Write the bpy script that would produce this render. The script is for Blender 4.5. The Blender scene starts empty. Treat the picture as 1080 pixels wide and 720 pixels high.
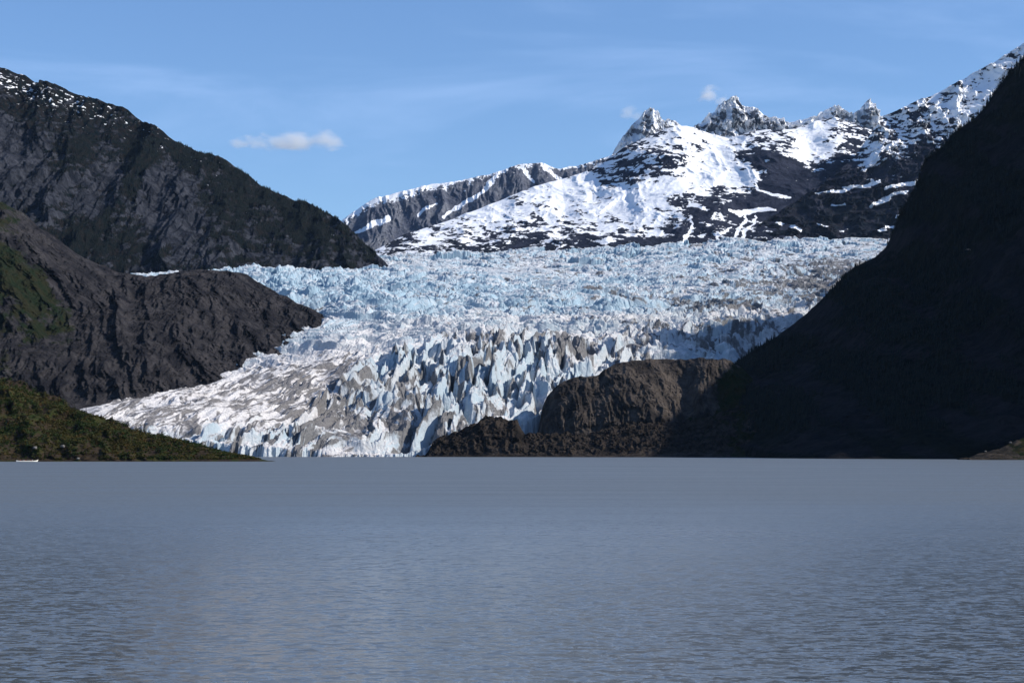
import bpy, bmesh, math, random
import numpy as np
from mathutils import Vector, Matrix

R = math.radians
random.seed(7)
RNG = np.random.default_rng(11)
C = bpy.context.scene.collection
SC = bpy.context.scene

# ------------------------------------------------------------------ image coordinates
# Bearings and heights of the landmarks were read off the photograph; at() puts a
# landmark's image pixel at a chosen distance D (metres north of the viewpoint) in the world.
F, EYE, HOR = 2000.0, 7.0, 476.0
TH = math.atan((HOR - 360.0) / F)
CT, ST = math.cos(TH), math.sin(TH)


def at(px, py, D):
    u, v = (px - 540.0) / F, (360.0 - py) / F
    y, z = CT - v * ST, ST + v * CT
    return (u * D / y, D, EYE + z * D / y)


def sight(X, Y, Z):
    dz = Z - EYE
    fw, up = Y * CT + dz * ST, -Y * ST + dz * CT
    return 540 + F * X / fw, 360 - F * up / fw


# ------------------------------------------------------------------ noise
f4 = np.float32


def _hash(ix, iy, seed):
    h = (ix.astype(np.uint32) * np.uint32(374761393) + iy.astype(np.uint32) * np.uint32(668265263)
         + np.uint32((seed * 2246822519) & 0xffffffff))
    h = (h ^ (h >> np.uint32(13))) * np.uint32(1274126177)
    h = (h ^ (h >> np.uint32(16))) * np.uint32(2246822519)
    return h ^ (h >> np.uint32(15))


_ang = np.linspace(0, 2 * np.pi, 256, endpoint=False)
GX, GY = np.cos(_ang).astype(f4), np.sin(_ang).astype(f4)


def perlin(x, y, seed=0):
    x = np.asarray(x, f4); y = np.asarray(y, f4)
    x, y = np.broadcast_arrays(x, y)
    fx, fy = np.floor(x), np.floor(y)
    ix, iy = fx.astype(np.int32), fy.astype(np.int32)
    dx, dy = x - fx, y - fy
    sx = dx * dx * dx * (dx * (dx * 6 - 15) + 10)
    sy = dy * dy * dy * (dy * (dy * 6 - 15) + 10)

    def g(i, j):
        h = (_hash(ix + i, iy + j, seed) & np.uint32(255)).astype(np.int32)
        return GX[h] * (dx - i) + GY[h] * (dy - j)
    a = g(0, 0); a += sx * (g(1, 0) - a)
    b = g(0, 1); b += sx * (g(1, 1) - b)
    return (a + sy * (b - a)) * f4(1.5)          # about -1..1


def fbm(x, y, octv=5, seed=0, gain=.5, lac=2.03):
    s = 0; a = 1.0; n = 0
    for k in range(octv):
        s = s + f4(a) * perlin(x * f4(lac ** k), y * f4(lac ** k), seed + 17 * k)
        n += a; a *= gain
    return s / f4(n)


def ridged(x, y, octv=5, seed=0, gain=.55, lac=2.07):
    s = 0; a = 1.0; n = 0; w = 1.0
    for k in range(octv):
        r = 1 - np.abs(perlin(x * f4(lac ** k), y * f4(lac ** k), seed + 31 * k))
        r = r * r * w
        w = np.clip(r * 1.6, 0, 1)
        s = s + f4(a) * r; n += a; a *= gain
    return s / f4(n)                                # 0..1


def worley(x, y, seed=0, jit=.95):
    """nearest and second distance, offset from the nearest centre, two randoms of the nearest cell"""
    x = np.asarray(x, f4); y = np.asarray(y, f4)
    ix, iy = np.floor(x).astype(np.int32), np.floor(y).astype(np.int32)
    d1 = np.full(x.shape, 9, f4); d2 = d1.copy()
    ox = np.zeros_like(d1); oy = np.zeros_like(d1); r1 = np.zeros_like(d1); r2 = np.zeros_like(d1); r3 = np.zeros_like(d1)
    for i in (-1, 0, 1):
        for j in (-1, 0, 1):
            h = _hash(ix + i, iy + j, seed)
            a = (h & np.uint32(1023)).astype(f4) / 1023; b = ((h >> np.uint32(10)) & np.uint32(1023)).astype(f4) / 1023
            c = ((h >> np.uint32(20)) & np.uint32(1023)).astype(f4) / 1023
            px = ix + i + .5 + (a - .5) * f4(jit) - x; py = iy + j + .5 + (b - .5) * f4(jit) - y
            d = np.sqrt(px * px + py * py)
            near = d < d1
            d2 = np.where(near, d1, np.minimum(d2, d)); d1 = np.where(near, d, d1)
            ox = np.where(near, -px, ox); oy = np.where(near, -py, oy)
            r1 = np.where(near, a, r1); r2 = np.where(near, c, r2); r3 = np.where(near, b, r3)
    return d1, d2, ox, oy, r1, r2, r3


def sstep(a, b, x):
    t = np.clip((x - a) / (b - a), 0, 1)
    return t * t * (3 - 2 * t)


def shepard(x, y, pts, p=2.0, sx=1.0, sy=1.0):
    num = 0; den = 0
    for (a, b, v) in pts:
        w = 1 / ((((x - a) * sx) ** 2 + ((y - b) * sy) ** 2) ** (p / 2) + 4.0)
        num = num + w * v; den = den + w
    return num / den


def streak(x, y, pts, w):
    """1 on a polyline, fading to 0 at the distance w (w per point may differ: (x, y, w))"""
    best = np.full(np.shape(x), 0, f4)
    for p, q in zip(pts[:-1], pts[1:]):
        ax, ay = p[0], p[1]; bx, by = q[0] - ax, q[1] - ay
        t = np.clip(((x - ax) * bx + (y - ay) * by) / (bx * bx + by * by + 1e-9), 0, 1)
        ww = (p[2] + (q[2] - p[2]) * t) if len(p) > 2 else w
        d = np.hypot(x - ax - bx * t, y - ay - by * t)
        best = np.maximum(best, np.clip(1 - d / ww, 0, 1))
    return best


# ------------------------------------------------------------------ objects
def setp(o, label=None, cat=None, group=None, kind=None):
    for k, v in (('label', label), ('category', cat), ('group', group), ('kind', kind)):
        if v: o[k] = v
    return o


def link(name, me, mat=None, parent=None, smooth=False):
    if mat is not None: me.materials.append(mat)
    o = bpy.data.objects.new(name, me); C.objects.link(o)
    if parent is not None: o.parent = parent
    me.polygons.foreach_set('use_smooth', np.full(len(me.polygons), smooth, bool))
    return o


def mesh_np(name, V, faces, attrs=None):
    """V (n,3); faces (m,k) all of k corners"""
    me = bpy.data.meshes.new(name)
    n, (m, k) = len(V), faces.shape
    me.vertices.add(n); me.vertices.foreach_set('co', np.ascontiguousarray(V, f4).ravel())
    me.loops.add(m * k); me.loops.foreach_set('vertex_index', np.ascontiguousarray(faces, np.int32).ravel())
    me.polygons.add(m); me.polygons.foreach_set('loop_start', np.arange(0, m * k, k, dtype=np.int32))
    for a, v in (attrs or {}).items():
        at_ = me.attributes.new(a, 'FLOAT', 'POINT'); at_.data.foreach_set('value', np.ascontiguousarray(v, f4).ravel())
    me.update(calc_edges=True)
    return me


def grid_np(name, X, Y, Z, attrs, mat, smooth=True, keep=None):
    n, m = X.shape
    i = np.arange(n * m, dtype=np.int32).reshape(n, m)
    fc = np.stack([i[:-1, :-1], i[:-1, 1:], i[1:, 1:], i[1:, :-1]], -1)
    if keep is not None: fc = fc[keep]
    V = np.stack([X, Y, Z], -1).reshape(-1, 3)
    return link(name, mesh_np(name, V, fc.reshape(-1, 4), attrs), mat, smooth=smooth)


# ------------------------------------------------------------------ materials
class NT:
    def __init__(s, name):
        s.m = bpy.data.materials.new(name); s.m.use_nodes = True
        s.t = s.m.node_tree; s.t.nodes.clear()
        s.out = s.t.nodes.new('ShaderNodeOutputMaterial')

    def n(s, typ, **kw):
        nd = s.t.nodes.new('ShaderNode' + typ)
        for k, v in kw.items():
            if k.startswith('_'): setattr(nd, k[1:], v)
        return nd

    def l(s, a, b): s.t.links.new(a, b)

    def attr(s, name):
        nd = s.n('Attribute', _attribute_name=name); return nd.outputs['Fac']

    def pos(s, scale=(1, 1, 1)):
        g = s.n('NewGeometry'); mp = s.n('Mapping'); mp.inputs['Scale'].default_value = scale
        s.l(g.outputs['Position'], mp.inputs['Vector']); return mp.outputs[0]

    def noise(s, vec, scale=1.0, detail=6, rough=.55, dist=0.0):
        nd = s.n('TexNoise'); nd.inputs['Scale'].default_value = scale; nd.inputs['Detail'].default_value = detail
        nd.inputs['Roughness'].default_value = rough; nd.inputs['Distortion'].default_value = dist
        s.l(vec, nd.inputs['Vector']); return nd.outputs['Fac']

    def math(s, op, a, b=None, c=None):
        nd = s.n('Math', _operation=op)
        for i, v in enumerate((a, b, c)):
            if v is None: continue
            if isinstance(v, (int, float)): nd.inputs[i].default_value = v
            else: s.l(v, nd.inputs[i])
        return nd.outputs[0]

    def ramp(s, v, lo, hi, a=0.0, b=1.0):
        nd = s.n('MapRange', _interpolation_type='SMOOTHSTEP')
        s.l(v, nd.inputs[0])
        for i, q in enumerate((lo, hi, a, b)): nd.inputs[i + 1].default_value = q
        return nd.outputs[0]

    def mix(s, fac, a, b):
        nd = s.n('Mix', _data_type='RGBA')
        if isinstance(fac, (int, float)): nd.inputs[0].default_value = fac
        else: s.l(fac, nd.inputs[0])
        for i, v in ((6, a), (7, b)):
            if isinstance(v, tuple): nd.inputs[i].default_value = (*v, 1)
            else: s.l(v, nd.inputs[i])
        return nd.outputs[2]

    def bump(s, h, dist, strength=1.0, normal=None):
        nd = s.n('Bump'); nd.inputs['Distance'].default_value = dist; nd.inputs['Strength'].default_value = strength
        s.l(h, nd.inputs['Height'])
        if normal is not None: s.l(normal, nd.inputs['Normal'])
        return nd.outputs[0]

    def bsdf(s, col, rough=.9, normal=None, spec=.2, **kw):
        b = s.n('BsdfPrincipled')
        if isinstance(col, tuple): b.inputs['Base Color'].default_value = (*col, 1)
        else: s.l(col, b.inputs['Base Color'])
        if isinstance(rough, (int, float)): b.inputs['Roughness'].default_value = rough
        else: s.l(rough, b.inputs['Roughness'])
        b.inputs['Specular IOR Level'].default_value = spec
        for k, v in kw.items(): b.inputs[k].default_value = v
        if normal is not None: s.l(normal, b.inputs['Normal'])
        s.l(b.outputs[0], s.out.inputs['Surface'])
        return s.m


def mat_mountain(name, rock1, rock2, veg1, veg2, scale=1.0, bumpd=6.0, snowcol=(.84, .86, .90), streakz=.35):
    """rock with gullies, plants where 'veg' is high, snow where 'snow' is high"""
    t = NT(name)
    p = t.pos((scale, scale, scale * streakz)); p2 = t.pos((scale, scale, scale))
    a = t.noise(p, .012, 8, .62, .6); b = t.noise(p2, .05, 6, .65)
    rock = t.mix(t.ramp(a, .34, .66), rock1, rock2)
    rock = t.mix(t.math('MULTIPLY', t.ramp(b, .42, .70), .55), rock, tuple(c * .45 for c in rock1))
    vg = t.mix(t.ramp(t.noise(p2, .022, 7, .6), .38, .62), veg1, veg2)
    vf = t.ramp(t.math('ADD', t.attr('veg'), t.math('MULTIPLY', t.math('SUBTRACT', b, .5), .7)), .42, .58)
    col = t.mix(vf, rock, vg)
    sf = t.ramp(t.math('ADD', t.attr('snow'), t.math('MULTIPLY', t.math('SUBTRACT', t.noise(p2, .05, 7, .7), .5), .85)), .47, .56)
    col = t.mix(sf, col, snowcol)
    h = t.noise(p, .03, 10, .68, .4)
    hs = t.math('MULTIPLY', h, t.math('SUBTRACT', 1.0, t.math('MULTIPLY', sf, .72)))
    return t.bsdf(col, .95, t.bump(hs, bumpd / .5), .03)


def mat_plain(name, col, rough=.7, var=.25, scale=3.0, spec=.3):
    t = NT(name)
    c = t.mix(t.noise(t.n('TexCoord').outputs['Object'], scale, 4), tuple(x * (1 - var) for x in col), tuple(min(1, x * (1 + var)) for x in col))
    return t.bsdf(c, rough, None, spec)


# ------------------------------------------------------------------ mountains
def interp(pts, X):
    w = sorted(at(*p) for p in pts)
    xs = np.array([p[0] for p in w])
    return np.interp(X, xs, [p[1] for p in w]), np.interp(X, xs, [p[2] for p in w])


def mountain(name, crest, base, mat, ncol, nrow, prof, disp, attrs, back=.9, nback=26, x0=None, x1=None, smooth=True, deep=40.0):
    """a solid ridge: its crest and foot are lines of image points, joined by a slope of profile prof,
    roughened by disp, then its far side falls away behind the crest"""
    cw = sorted(at(*p) for p in crest)
    X = np.linspace(cw[0][0] if x0 is None else x0, cw[-1][0] if x1 is None else x1, ncol)
    Yc, Zc = interp(crest, X); Yb, Zb = interp(base, X)
    Yb = np.minimum(Yb, Yc - 25)
    t = np.concatenate([[-.06], np.linspace(0, 1, nrow), 1 + np.linspace(0, 1, nback + 1)[1:] ** 1.3])
    T, XX = np.meshgrid(t, X, indexing='ij')
    T = T.astype(f4); XX = XX.astype(f4)
    Tc = np.clip(T, 0, 1); Tb = np.clip(T - 1, 0, 1)
    H = np.maximum(Zc - Zb, 1.0)
    Y = Yb + (Yc - Yb) * Tc + Tb * back * np.maximum(Zc - Zb, 40) * 1.3
    Z = Zb + H * prof(Tc, XX) - Tb * (H + deep)
    Z = np.where(T < 0, Zb - deep, Z)
    Y = np.where(T < 0, Yb - 2, Y)
    Y = Y.astype(f4); Z = Z.astype(f4)
    win = sstep(0, .05, T) * (1 - .5 * sstep(1.0, 1.6, T))
    dx, dy, dz = disp(XX, Y, Z, Tc, H)
    X2, Y2, Z2 = XX + dx * win, Y + dy * win, Z + dz * win
    px, py = sight(X2, Y2, Z2)
    A = attrs(X2, Y2, Z2, px.astype(f4), py.astype(f4), Tc)
    return grid_np(name, X2, Y2, Z2, A, mat, smooth)


def crag(X, Y, Z, amp, wl, seed, stretch=.45, gain=.66, yk=.4):
    """buttresses and gullies: rough in plan, drawn out down the slope"""
    w = fbm(X / (wl * 1.7), Z / (wl * 1.7), 3, seed + 3) * wl * .5
    r = ridged((X + w) / wl, (Z * stretch + Y * stretch * yk) / wl, 7, seed, gain)
    return (r - .45) * amp


# ---- the far granite ridge
rockB = dict(rock1=(.085, .088, .098), rock2=(.15, .15, .155))
SNOW = (.84, .85, .87)
m_far = mat_mountain('granite_with_snow', (.085, .095, .13), (.18, .188, .215), (.05, .05, .05), (.06, .055, .05), 1.0, 12, SNOW, .3)


def disp_far(X, Y, Z, T, H):
    c = crag(X, Y, Z, 80, 170, 5, .2)
    return 0 * X, -c * (1 - .55 * T ** 6), (fbm(X / 90, Y / 90, 4, 9) * 9 + c * .04)


def attr_far(X, Y, Z, px, py, T):
    cap = sstep(.72, .99, T) * (.30 + .55 * sstep(510, 400, px)) + .35 * sstep(.93, 1, T)
    n = fbm(X / 50, Z / 60, 4, 21, .6) * .55 + fbm(X / 18, Z / 16, 4, 22, .65) * .6
    px = px + 4 * fbm(X / 70, Z / 70, 4, 23); py = py + 3 * fbm(X / 60, Z / 60, 4, 24)
    s = cap + n
    s = np.maximum(s, 1.15 * streak(px, py, [(467, 229, 2.2), (490, 214, 4), (508, 203, 4.5), (524, 188, 6)], 4) + n * .4)
    s = np.maximum(s, 1.15 * streak(px, py, [(372, 247, 3), (390, 238, 6), (408, 231, 6)], 4) + n * .3)
    s = np.maximum(s, 1.1 * streak(px, py, [(549, 176, 4), (557, 184, 3.5), (563, 192, 2)], 4) + n * .6)
    s = np.maximum(s, 1.1 * streak(px, py, [(572, 174, 5), (583, 184, 4), (597, 192, 3)], 4) + n * .5)
    s = np.maximum(s, 1.0 * streak(px, py, [(443, 227, 4), (452, 217, 3), (460, 214, 2)], 4) + n * .6)
    s = np.maximum(s, sstep(600, 660, px) * .55 + n)
    return {'snow': s, 'veg': 0 * X}


setp(mountain('granite_ridge',
    [(300, 300, 9500), (340, 255, 9500), (355, 240, 9500), (362, 232, 9500), (380, 217, 9500), (400, 207.5, 9500), (430, 200, 9500), (455, 194, 9500), (480, 191.5, 9500), (500, 188, 9500), (520, 182, 9500),
     (545, 174, 9500), (560, 172, 9500), (571, 171.5, 9500), (580, 176, 9500), (592, 179, 9500), (600, 175.5, 9500), (620, 172, 9500), (640, 165, 9500), (655, 160, 9500), (720, 150, 9500), (800, 150, 9500)],
    [(260, 300, 8700), (400, 290, 8800), (640, 270, 8900), (900, 270, 8900)],
    m_far, 760, 420, lambda t, x: .25 * t + .75 * t ** .9, disp_far, attr_far),
    'grey granite cliff ridge with a thin snow cap and diagonal snow gully, behind the snowfield', kind='structure')

# ---- the towers
m_tow = mat_mountain('tower_rock', (.10, .11, .14), (.21, .22, .25), (.1, .1, .1), (.1, .1, .1), 1.0, 12, SNOW, .3)


def disp_tow(X, Y, Z, T, H):
    c = crag(X, Y, Z, 200, 130, 41, .3)
    return 0 * X, -c, fbm(X / 60, Y / 60, 5, 44) * 14 + c * .04


def attr_tow(X, Y, Z, px, py, T):
    n = fbm(X / 44 + Z / 70, Z / 44, 6, 51, .68) * 1.1
    px = px + 3 * fbm(X / 40, Z / 40, 4, 53)
    s = .52 + n * .95 + .22 * sstep(.9, 1, T)
    s = np.maximum(s, 1.2 * streak(px, py, [(772, 106, 3), (769, 120, 5), (766, 134, 7)], 4) + n * .4)
    s = s + .08 * sstep(800, 850, px)
    s = np.maximum(s, sstep(138, 146, py) * .75 + n * .4)
    return {'snow': s, 'veg': 0 * X}


setp(mountain('rock_tower',
    [(600, 200, 11000), (643, 166, 11000), (648, 157, 11000), (656, 146, 11000), (664, 136, 11000), (672, 126, 11000), (680, 118.5, 11000), (686, 115.5, 11000), (692, 118, 11000), (697, 122.5, 11000), (702, 126, 11000), (706, 124.5, 11000),
     (713, 125, 11000), (718, 129, 11000), (724, 137, 11000), (730, 136, 11000), (737, 131, 11000), (746, 123, 11000), (754, 117, 11000), (757, 112, 11000), (764, 109, 11000), (770, 104, 11000), (775, 102, 11000), (779, 103.5, 11000), (785, 109.5, 11000), (794, 113, 11000), (801, 116, 11000),
     (811, 123, 11000), (822, 126, 11000), (840, 127.5, 11000), (860, 124, 11000), (866, 117, 11000), (873, 115, 11000), (879, 112, 11000), (886, 110.5, 11000), (891, 113, 11000), (893, 121, 11000), (900, 120, 11000), (907, 115, 11000), (911, 109.5, 11000), (916, 107, 11000), (920, 110, 11000),
     (925, 118, 11000), (930, 122, 11000), (960, 130, 11000), (1010, 160, 11000)],
    [(560, 210, 10500), (1060, 210, 10500)],
    m_tow, 760, 300, lambda t, x: .5 * t + .5 * t ** 1.15, disp_tow, attr_tow),
    'row of sharp snow dusted rock towers on the skyline', kind='structure')

# ---- the snowfield mountain
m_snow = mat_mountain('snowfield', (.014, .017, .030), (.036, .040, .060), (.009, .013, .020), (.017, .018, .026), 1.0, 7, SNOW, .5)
COV = [(395, 268, .75), (430, 258, .62), (420, 264, .45), (460, 250, .85), (480, 262, .35), (500, 240, .85), (520, 228, .95), (540, 245, .68), (560, 262, .30), (530, 264, .35), (580, 225, .80), (600, 205, .95), (620, 190, .9),
       (600, 240, .72), (620, 258, .25), (640, 225, .86), (640, 245, .75), (650, 262, .0), (670, 258, .05), (690, 262, .1), (660, 210, 1.), (690, 200, 1.), (720, 195, 1.), (745, 185, 1.0), (760, 175, 1.), (780, 190, .95), (790, 185, .9),
       (640, 183, .45), (660, 180, .36), (680, 178, .34), (700, 172, .38), (715, 170, .4), (650, 168, .5), (670, 158, .5), (690, 150, .6), (715, 140, .85), (740, 140, .85), (760, 146, .9), (735, 152, .7), (755, 160, .95), (730, 175, .8),
       (735, 200, .7), (720, 215, .35), (735, 220, .1), (755, 215, .12), (700, 220, .7), (690, 235, .75), (680, 225, .85), (670, 240, .72), (710, 235, .38), (720, 250, .1), (740, 245, .12), (760, 250, .3), (750, 235, .2), (780, 220, .0), (800, 220, .0), (820, 225, .0),
       (790, 240, .3), (800, 150, .6), (785, 165, .25), (800, 165, .05), (820, 170, .05), (840, 180, .05), (830, 155, .6), (845, 145, .85), (860, 140, .9), (860, 155, .95), (850, 165, .9), (870, 160, .75), (870, 175, .1), (820, 190, .0), (850, 195, .05), (880, 145, .7), (890, 170, .15),
       (800, 205, .1), (900, 150, .3), (780, 150, .7), (880, 190, .1), (840, 230, 0), (870, 215, 0)]


def disp_snow(X, Y, Z, T, H):
    c = crag(X, Y, Z, 80, 260, 61, .6, .46)
    b = fbm(X / 260, Y / 260, 4, 66) * 42
    px, py = sight(X, Y, Z)
    g = 0
    # rounded shoulders and hollows of the massif
    for (a, e, sx, sy, h) in ((690, 166, 36, 20, 120), (810, 168, 40, 26, 150), (745, 172, 22, 30, -90), (735, 222, 34, 16, 70), (610, 255, 60, 12, 45), (660, 257, 34, 10, 60), (855, 156, 16, 16, -60)):
        g = g + h * np.exp(-((px - a) / sx) ** 2 - ((py - e) / sy) ** 2)
    return 0 * X, -(c + g), (b * .35 + fbm(X / 60, Y / 60, 4, 69) * 4) * (1 - .7 * sstep(.9, 1, T))


def attr_snow(X, Y, Z, px, py, T):
    cov = shepard(px, py, COV, 3.2, 1, 1.25)
    fl = fbm(X / 74 + Z / 120, Z / 34, 5, 71, .58) * .80 + fbm(X / 26, Z / 16, 4, 73, .6) * .44
    fl = fl * np.interp(cov, [0, .12, .4, .75, 1], [.55, 1.0, 1.25, 1.0, .6])
    cov = cov - .17 * np.exp(-((px - 520) / 120) ** 2 - ((py - 248) / 20) ** 2) + .12 * np.exp(-((px - 735) / 60) ** 2 - ((py - 236) / 22) ** 2)
    s = .5 + (cov - .5) * .85 + fl
    s = s + fbm(X / 15, Z / 11, 3, 77) * .30 * np.interp(cov, [.05, .3, .8, 1], [.5, 1, .8, .2])
    px = px + 6 * fbm(X / 60, Z / 40, 4, 74); py = py + 3.5 * fbm(X / 50, Z / 50, 4, 75)
    for ln in ([(795, 184, 1), (800, 200, 2.5), (820, 206, 3), (834, 209, 2.)], [(768, 222, 2), (780, 225, 5), (800, 222, 5), (816, 221, 2)], [(786, 228, 3), (782, 240, 4), (774, 251, 3)], [(798, 228, 2), (790, 240, 3), (780, 252, 3)],
               [(725, 212, 2), (735, 216, 4), (745, 222, 2)], [(730, 228, 2), (728, 240, 3), (722, 254, 4)], [(770, 240, 2), (762, 246, 4), (756, 254, 3)]):
        s = np.maximum(s, 1.15 * streak(px, py, ln, 3) + fl * .5)
    return {'snow': s, 'veg': .55 * sstep(235, 262, py) + fbm(X / 90, Z / 90, 4, 76) * .4}


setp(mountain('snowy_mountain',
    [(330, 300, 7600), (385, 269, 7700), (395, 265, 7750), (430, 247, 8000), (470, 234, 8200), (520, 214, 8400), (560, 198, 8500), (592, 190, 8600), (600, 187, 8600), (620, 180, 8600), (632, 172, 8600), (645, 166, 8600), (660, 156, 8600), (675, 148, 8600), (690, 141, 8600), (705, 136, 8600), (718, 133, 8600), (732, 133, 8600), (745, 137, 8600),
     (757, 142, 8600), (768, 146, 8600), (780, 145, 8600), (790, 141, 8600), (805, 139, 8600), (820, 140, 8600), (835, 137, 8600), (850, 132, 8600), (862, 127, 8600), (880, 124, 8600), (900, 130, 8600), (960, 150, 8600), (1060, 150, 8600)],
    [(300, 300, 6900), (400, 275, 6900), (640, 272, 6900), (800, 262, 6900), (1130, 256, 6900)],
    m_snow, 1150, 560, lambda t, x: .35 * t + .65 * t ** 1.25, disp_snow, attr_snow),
    'broad mountain flank with a bright snowfield broken by dark rock patches', kind='structure')

# ---- the dark spur and snowy ridge on the right
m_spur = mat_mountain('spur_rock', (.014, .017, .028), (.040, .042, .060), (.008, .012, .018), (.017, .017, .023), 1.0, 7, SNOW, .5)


def disp_spur(X, Y, Z, T, H):
    c = crag(X, Y, Z, 100, 170, 81, .6)
    return 0 * X, -c, (fbm(X / 70, Y / 70, 5, 86) * 15 + c * .05) * (1 - .35 * sstep(.9, 1, T))


def attr_spur(X, Y, Z, px, py, T):
    fl = fbm((X - Z) / 80, (X * .5 + Z) / 30, 6, 91, .66) * .85 + fbm(X / 22, Z / 15, 4, 95, .65) * .62
    px = px + 6 * fbm(X / 60, Z / 40, 4, 97); py = py + 4 * fbm(X / 50, Z / 50, 4, 98)
    up = sstep(-20, 60, (px - 905) * .55 - (py - 163) * 1.0 - (px - 905) * .25)
    hi = shepard(px, py, [(930, 130, .55), (950, 125, .5), (975, 110, .55), (1000, 100, .6), (1030, 82, .7), (1070, 60, .75), (1100, 40, .75), (945, 150, .6), (970, 135, .55), (1000, 120, .75), (1025, 105, .85), (1040, 95, .85), (1020, 120, .8), (990, 140, .5),
                              (910, 165, .5), (925, 160, .7), (905, 150, .7), (915, 170, .62), (935, 168, .4), (960, 155, .35), (975, 160, .15), (930, 180, .1), (960, 180, .05), (900, 185, .05), (880, 205, 0), (920, 205, .05), (950, 215, .1), (850, 230, 0), (880, 235, 0), (930, 235, .02), (900, 220, 0), (820, 245, 0), (960, 235, 0), (1100, 200, .0)], 3.0)
    s = .5 + (hi - .5) * .9 + fl * np.interp(hi, [0, .1, .3, .6], [.3, .6, 1, 1])
    for ln in ([(860, 203, 1), (880, 202, 3), (900, 198, 4), (927, 192, 3.5)], [(935, 197, 3), (950, 196, 4), (967, 191, 6)], [(920, 218, 3), (930, 211, 5), (945, 204, 3), (958, 202, 2)], [(912, 172, 5), (922, 163, 6), (935, 155, 5), (952, 147, 3)],
               [(945, 228, 3), (957, 223, 3)], [(925, 242, 2), (950, 237, 2)], [(818, 236, 1.5), (832, 238, 2.5), (846, 243, 1)], [(862, 236, 1.2), (874, 238, 1.)], [(876, 216, 1), (892, 215, 1.6)]):
        s = np.maximum(s, 1.15 * streak(px, py, ln, 3) + fl * .45)
    return {'snow': s, 'veg': .62 * sstep(165, 215, py) + fbm(X / 90, Z / 90, 4, 96) * .5}


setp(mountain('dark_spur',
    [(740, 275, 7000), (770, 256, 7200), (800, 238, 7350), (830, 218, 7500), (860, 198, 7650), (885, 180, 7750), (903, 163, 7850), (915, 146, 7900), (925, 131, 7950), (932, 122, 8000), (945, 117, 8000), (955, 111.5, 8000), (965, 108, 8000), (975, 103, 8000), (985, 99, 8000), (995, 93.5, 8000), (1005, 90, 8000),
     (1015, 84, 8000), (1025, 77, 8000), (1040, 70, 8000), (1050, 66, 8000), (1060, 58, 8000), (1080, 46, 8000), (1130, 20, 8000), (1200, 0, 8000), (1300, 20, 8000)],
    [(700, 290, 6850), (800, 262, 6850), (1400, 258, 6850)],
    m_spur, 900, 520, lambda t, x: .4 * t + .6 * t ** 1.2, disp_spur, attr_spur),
    'dark rock spur rising right to a snow streaked ridge above the glacier', kind='structure')

# ---- the dark forested mountain on the left
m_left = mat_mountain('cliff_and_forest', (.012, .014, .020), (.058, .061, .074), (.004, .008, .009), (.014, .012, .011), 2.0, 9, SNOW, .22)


def disp_left(X, Y, Z, T, H):
    c = crag(X + .25 * Z, Y, Z, 150, 230, 101, .22, .6, .2) + crag(X - .12 * Z, Y, Z, 42, 50, 103, .16, .6, .2)
    return 0 * X, -c, (fbm(X / 80, Y / 80, 5, 106) * 16) * (1 - .5 * sstep(.92, 1, T))


def attr_left(X, Y, Z, px, py, T):
    n = fbm(X / 46, Z / 30, 5, 111)
    crest = np.interp(px, [0, 60, 130, 180, 240, 320, 415], [72, 92, 113, 145, 170, 212, 284])
    d = py - crest
    s = -.02 + .38 * np.exp(-((d - 13) / 17) ** 2) * sstep(320, 0, px) + fbm((X - Z * .8) / 20, (Z + X * .5) / 13, 4, 115, .6) * .95 - .04 * sstep(110, 150, px)
    s = np.where(d > 55, 0, s)
    v = shepard(px, py, [(30, 110, .75), (90, 130, .7), (150, 150, .8), (200, 165, .85), (260, 200, .8), (320, 235, .75), (380, 270, .6), (10, 150, .2), (30, 165, .15), (60, 170, .55), (45, 185, .2), (80, 160, .8), (120, 190, .1), (100, 180, .45), (135, 195, .8), (60, 200, .3), (95, 215, .3), (165, 190, .0), (185, 200, .1), (180, 230, .1), (170, 215, .15), (200, 240, .2),
                              (150, 170, .9), (230, 210, .7), (240, 240, .6), (110, 240, .75), (80, 250, .8), (140, 255, .6), (210, 260, .4), (260, 260, .55), (300, 260, .55), (350, 275, .5), (300, 280, .35), (160, 275, .5), (120, 265, .7), (390, 282, .3)], 3.0)
    return {'snow': s, 'veg': v + n * .45 + fbm(X / 20, Z / 26, 4, 117, .6) * .45}


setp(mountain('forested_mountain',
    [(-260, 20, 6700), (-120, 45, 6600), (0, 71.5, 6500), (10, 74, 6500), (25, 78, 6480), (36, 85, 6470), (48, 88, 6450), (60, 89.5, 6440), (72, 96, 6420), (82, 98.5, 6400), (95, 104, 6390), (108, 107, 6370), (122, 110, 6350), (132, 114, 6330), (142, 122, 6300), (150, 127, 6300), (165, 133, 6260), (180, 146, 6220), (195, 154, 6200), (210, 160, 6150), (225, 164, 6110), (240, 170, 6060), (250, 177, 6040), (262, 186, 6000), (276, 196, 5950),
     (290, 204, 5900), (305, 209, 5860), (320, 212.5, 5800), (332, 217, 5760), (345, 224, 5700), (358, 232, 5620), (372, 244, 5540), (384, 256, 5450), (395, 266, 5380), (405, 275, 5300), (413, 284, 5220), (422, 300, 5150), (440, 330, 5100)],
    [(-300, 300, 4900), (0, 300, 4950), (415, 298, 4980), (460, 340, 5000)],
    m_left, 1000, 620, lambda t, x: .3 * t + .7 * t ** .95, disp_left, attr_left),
    'dark forested mountain with grey cliffs and snow specks on the left skyline', kind='structure')

# ---- the brown rock headland beside the ice
m_head = mat_mountain('brown_rock', (.0145, .0143, .0175), (.052, .048, .050), (.011, .0185, .009), (.022, .022, .011), 2.2, 5, SNOW, .55)


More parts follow.
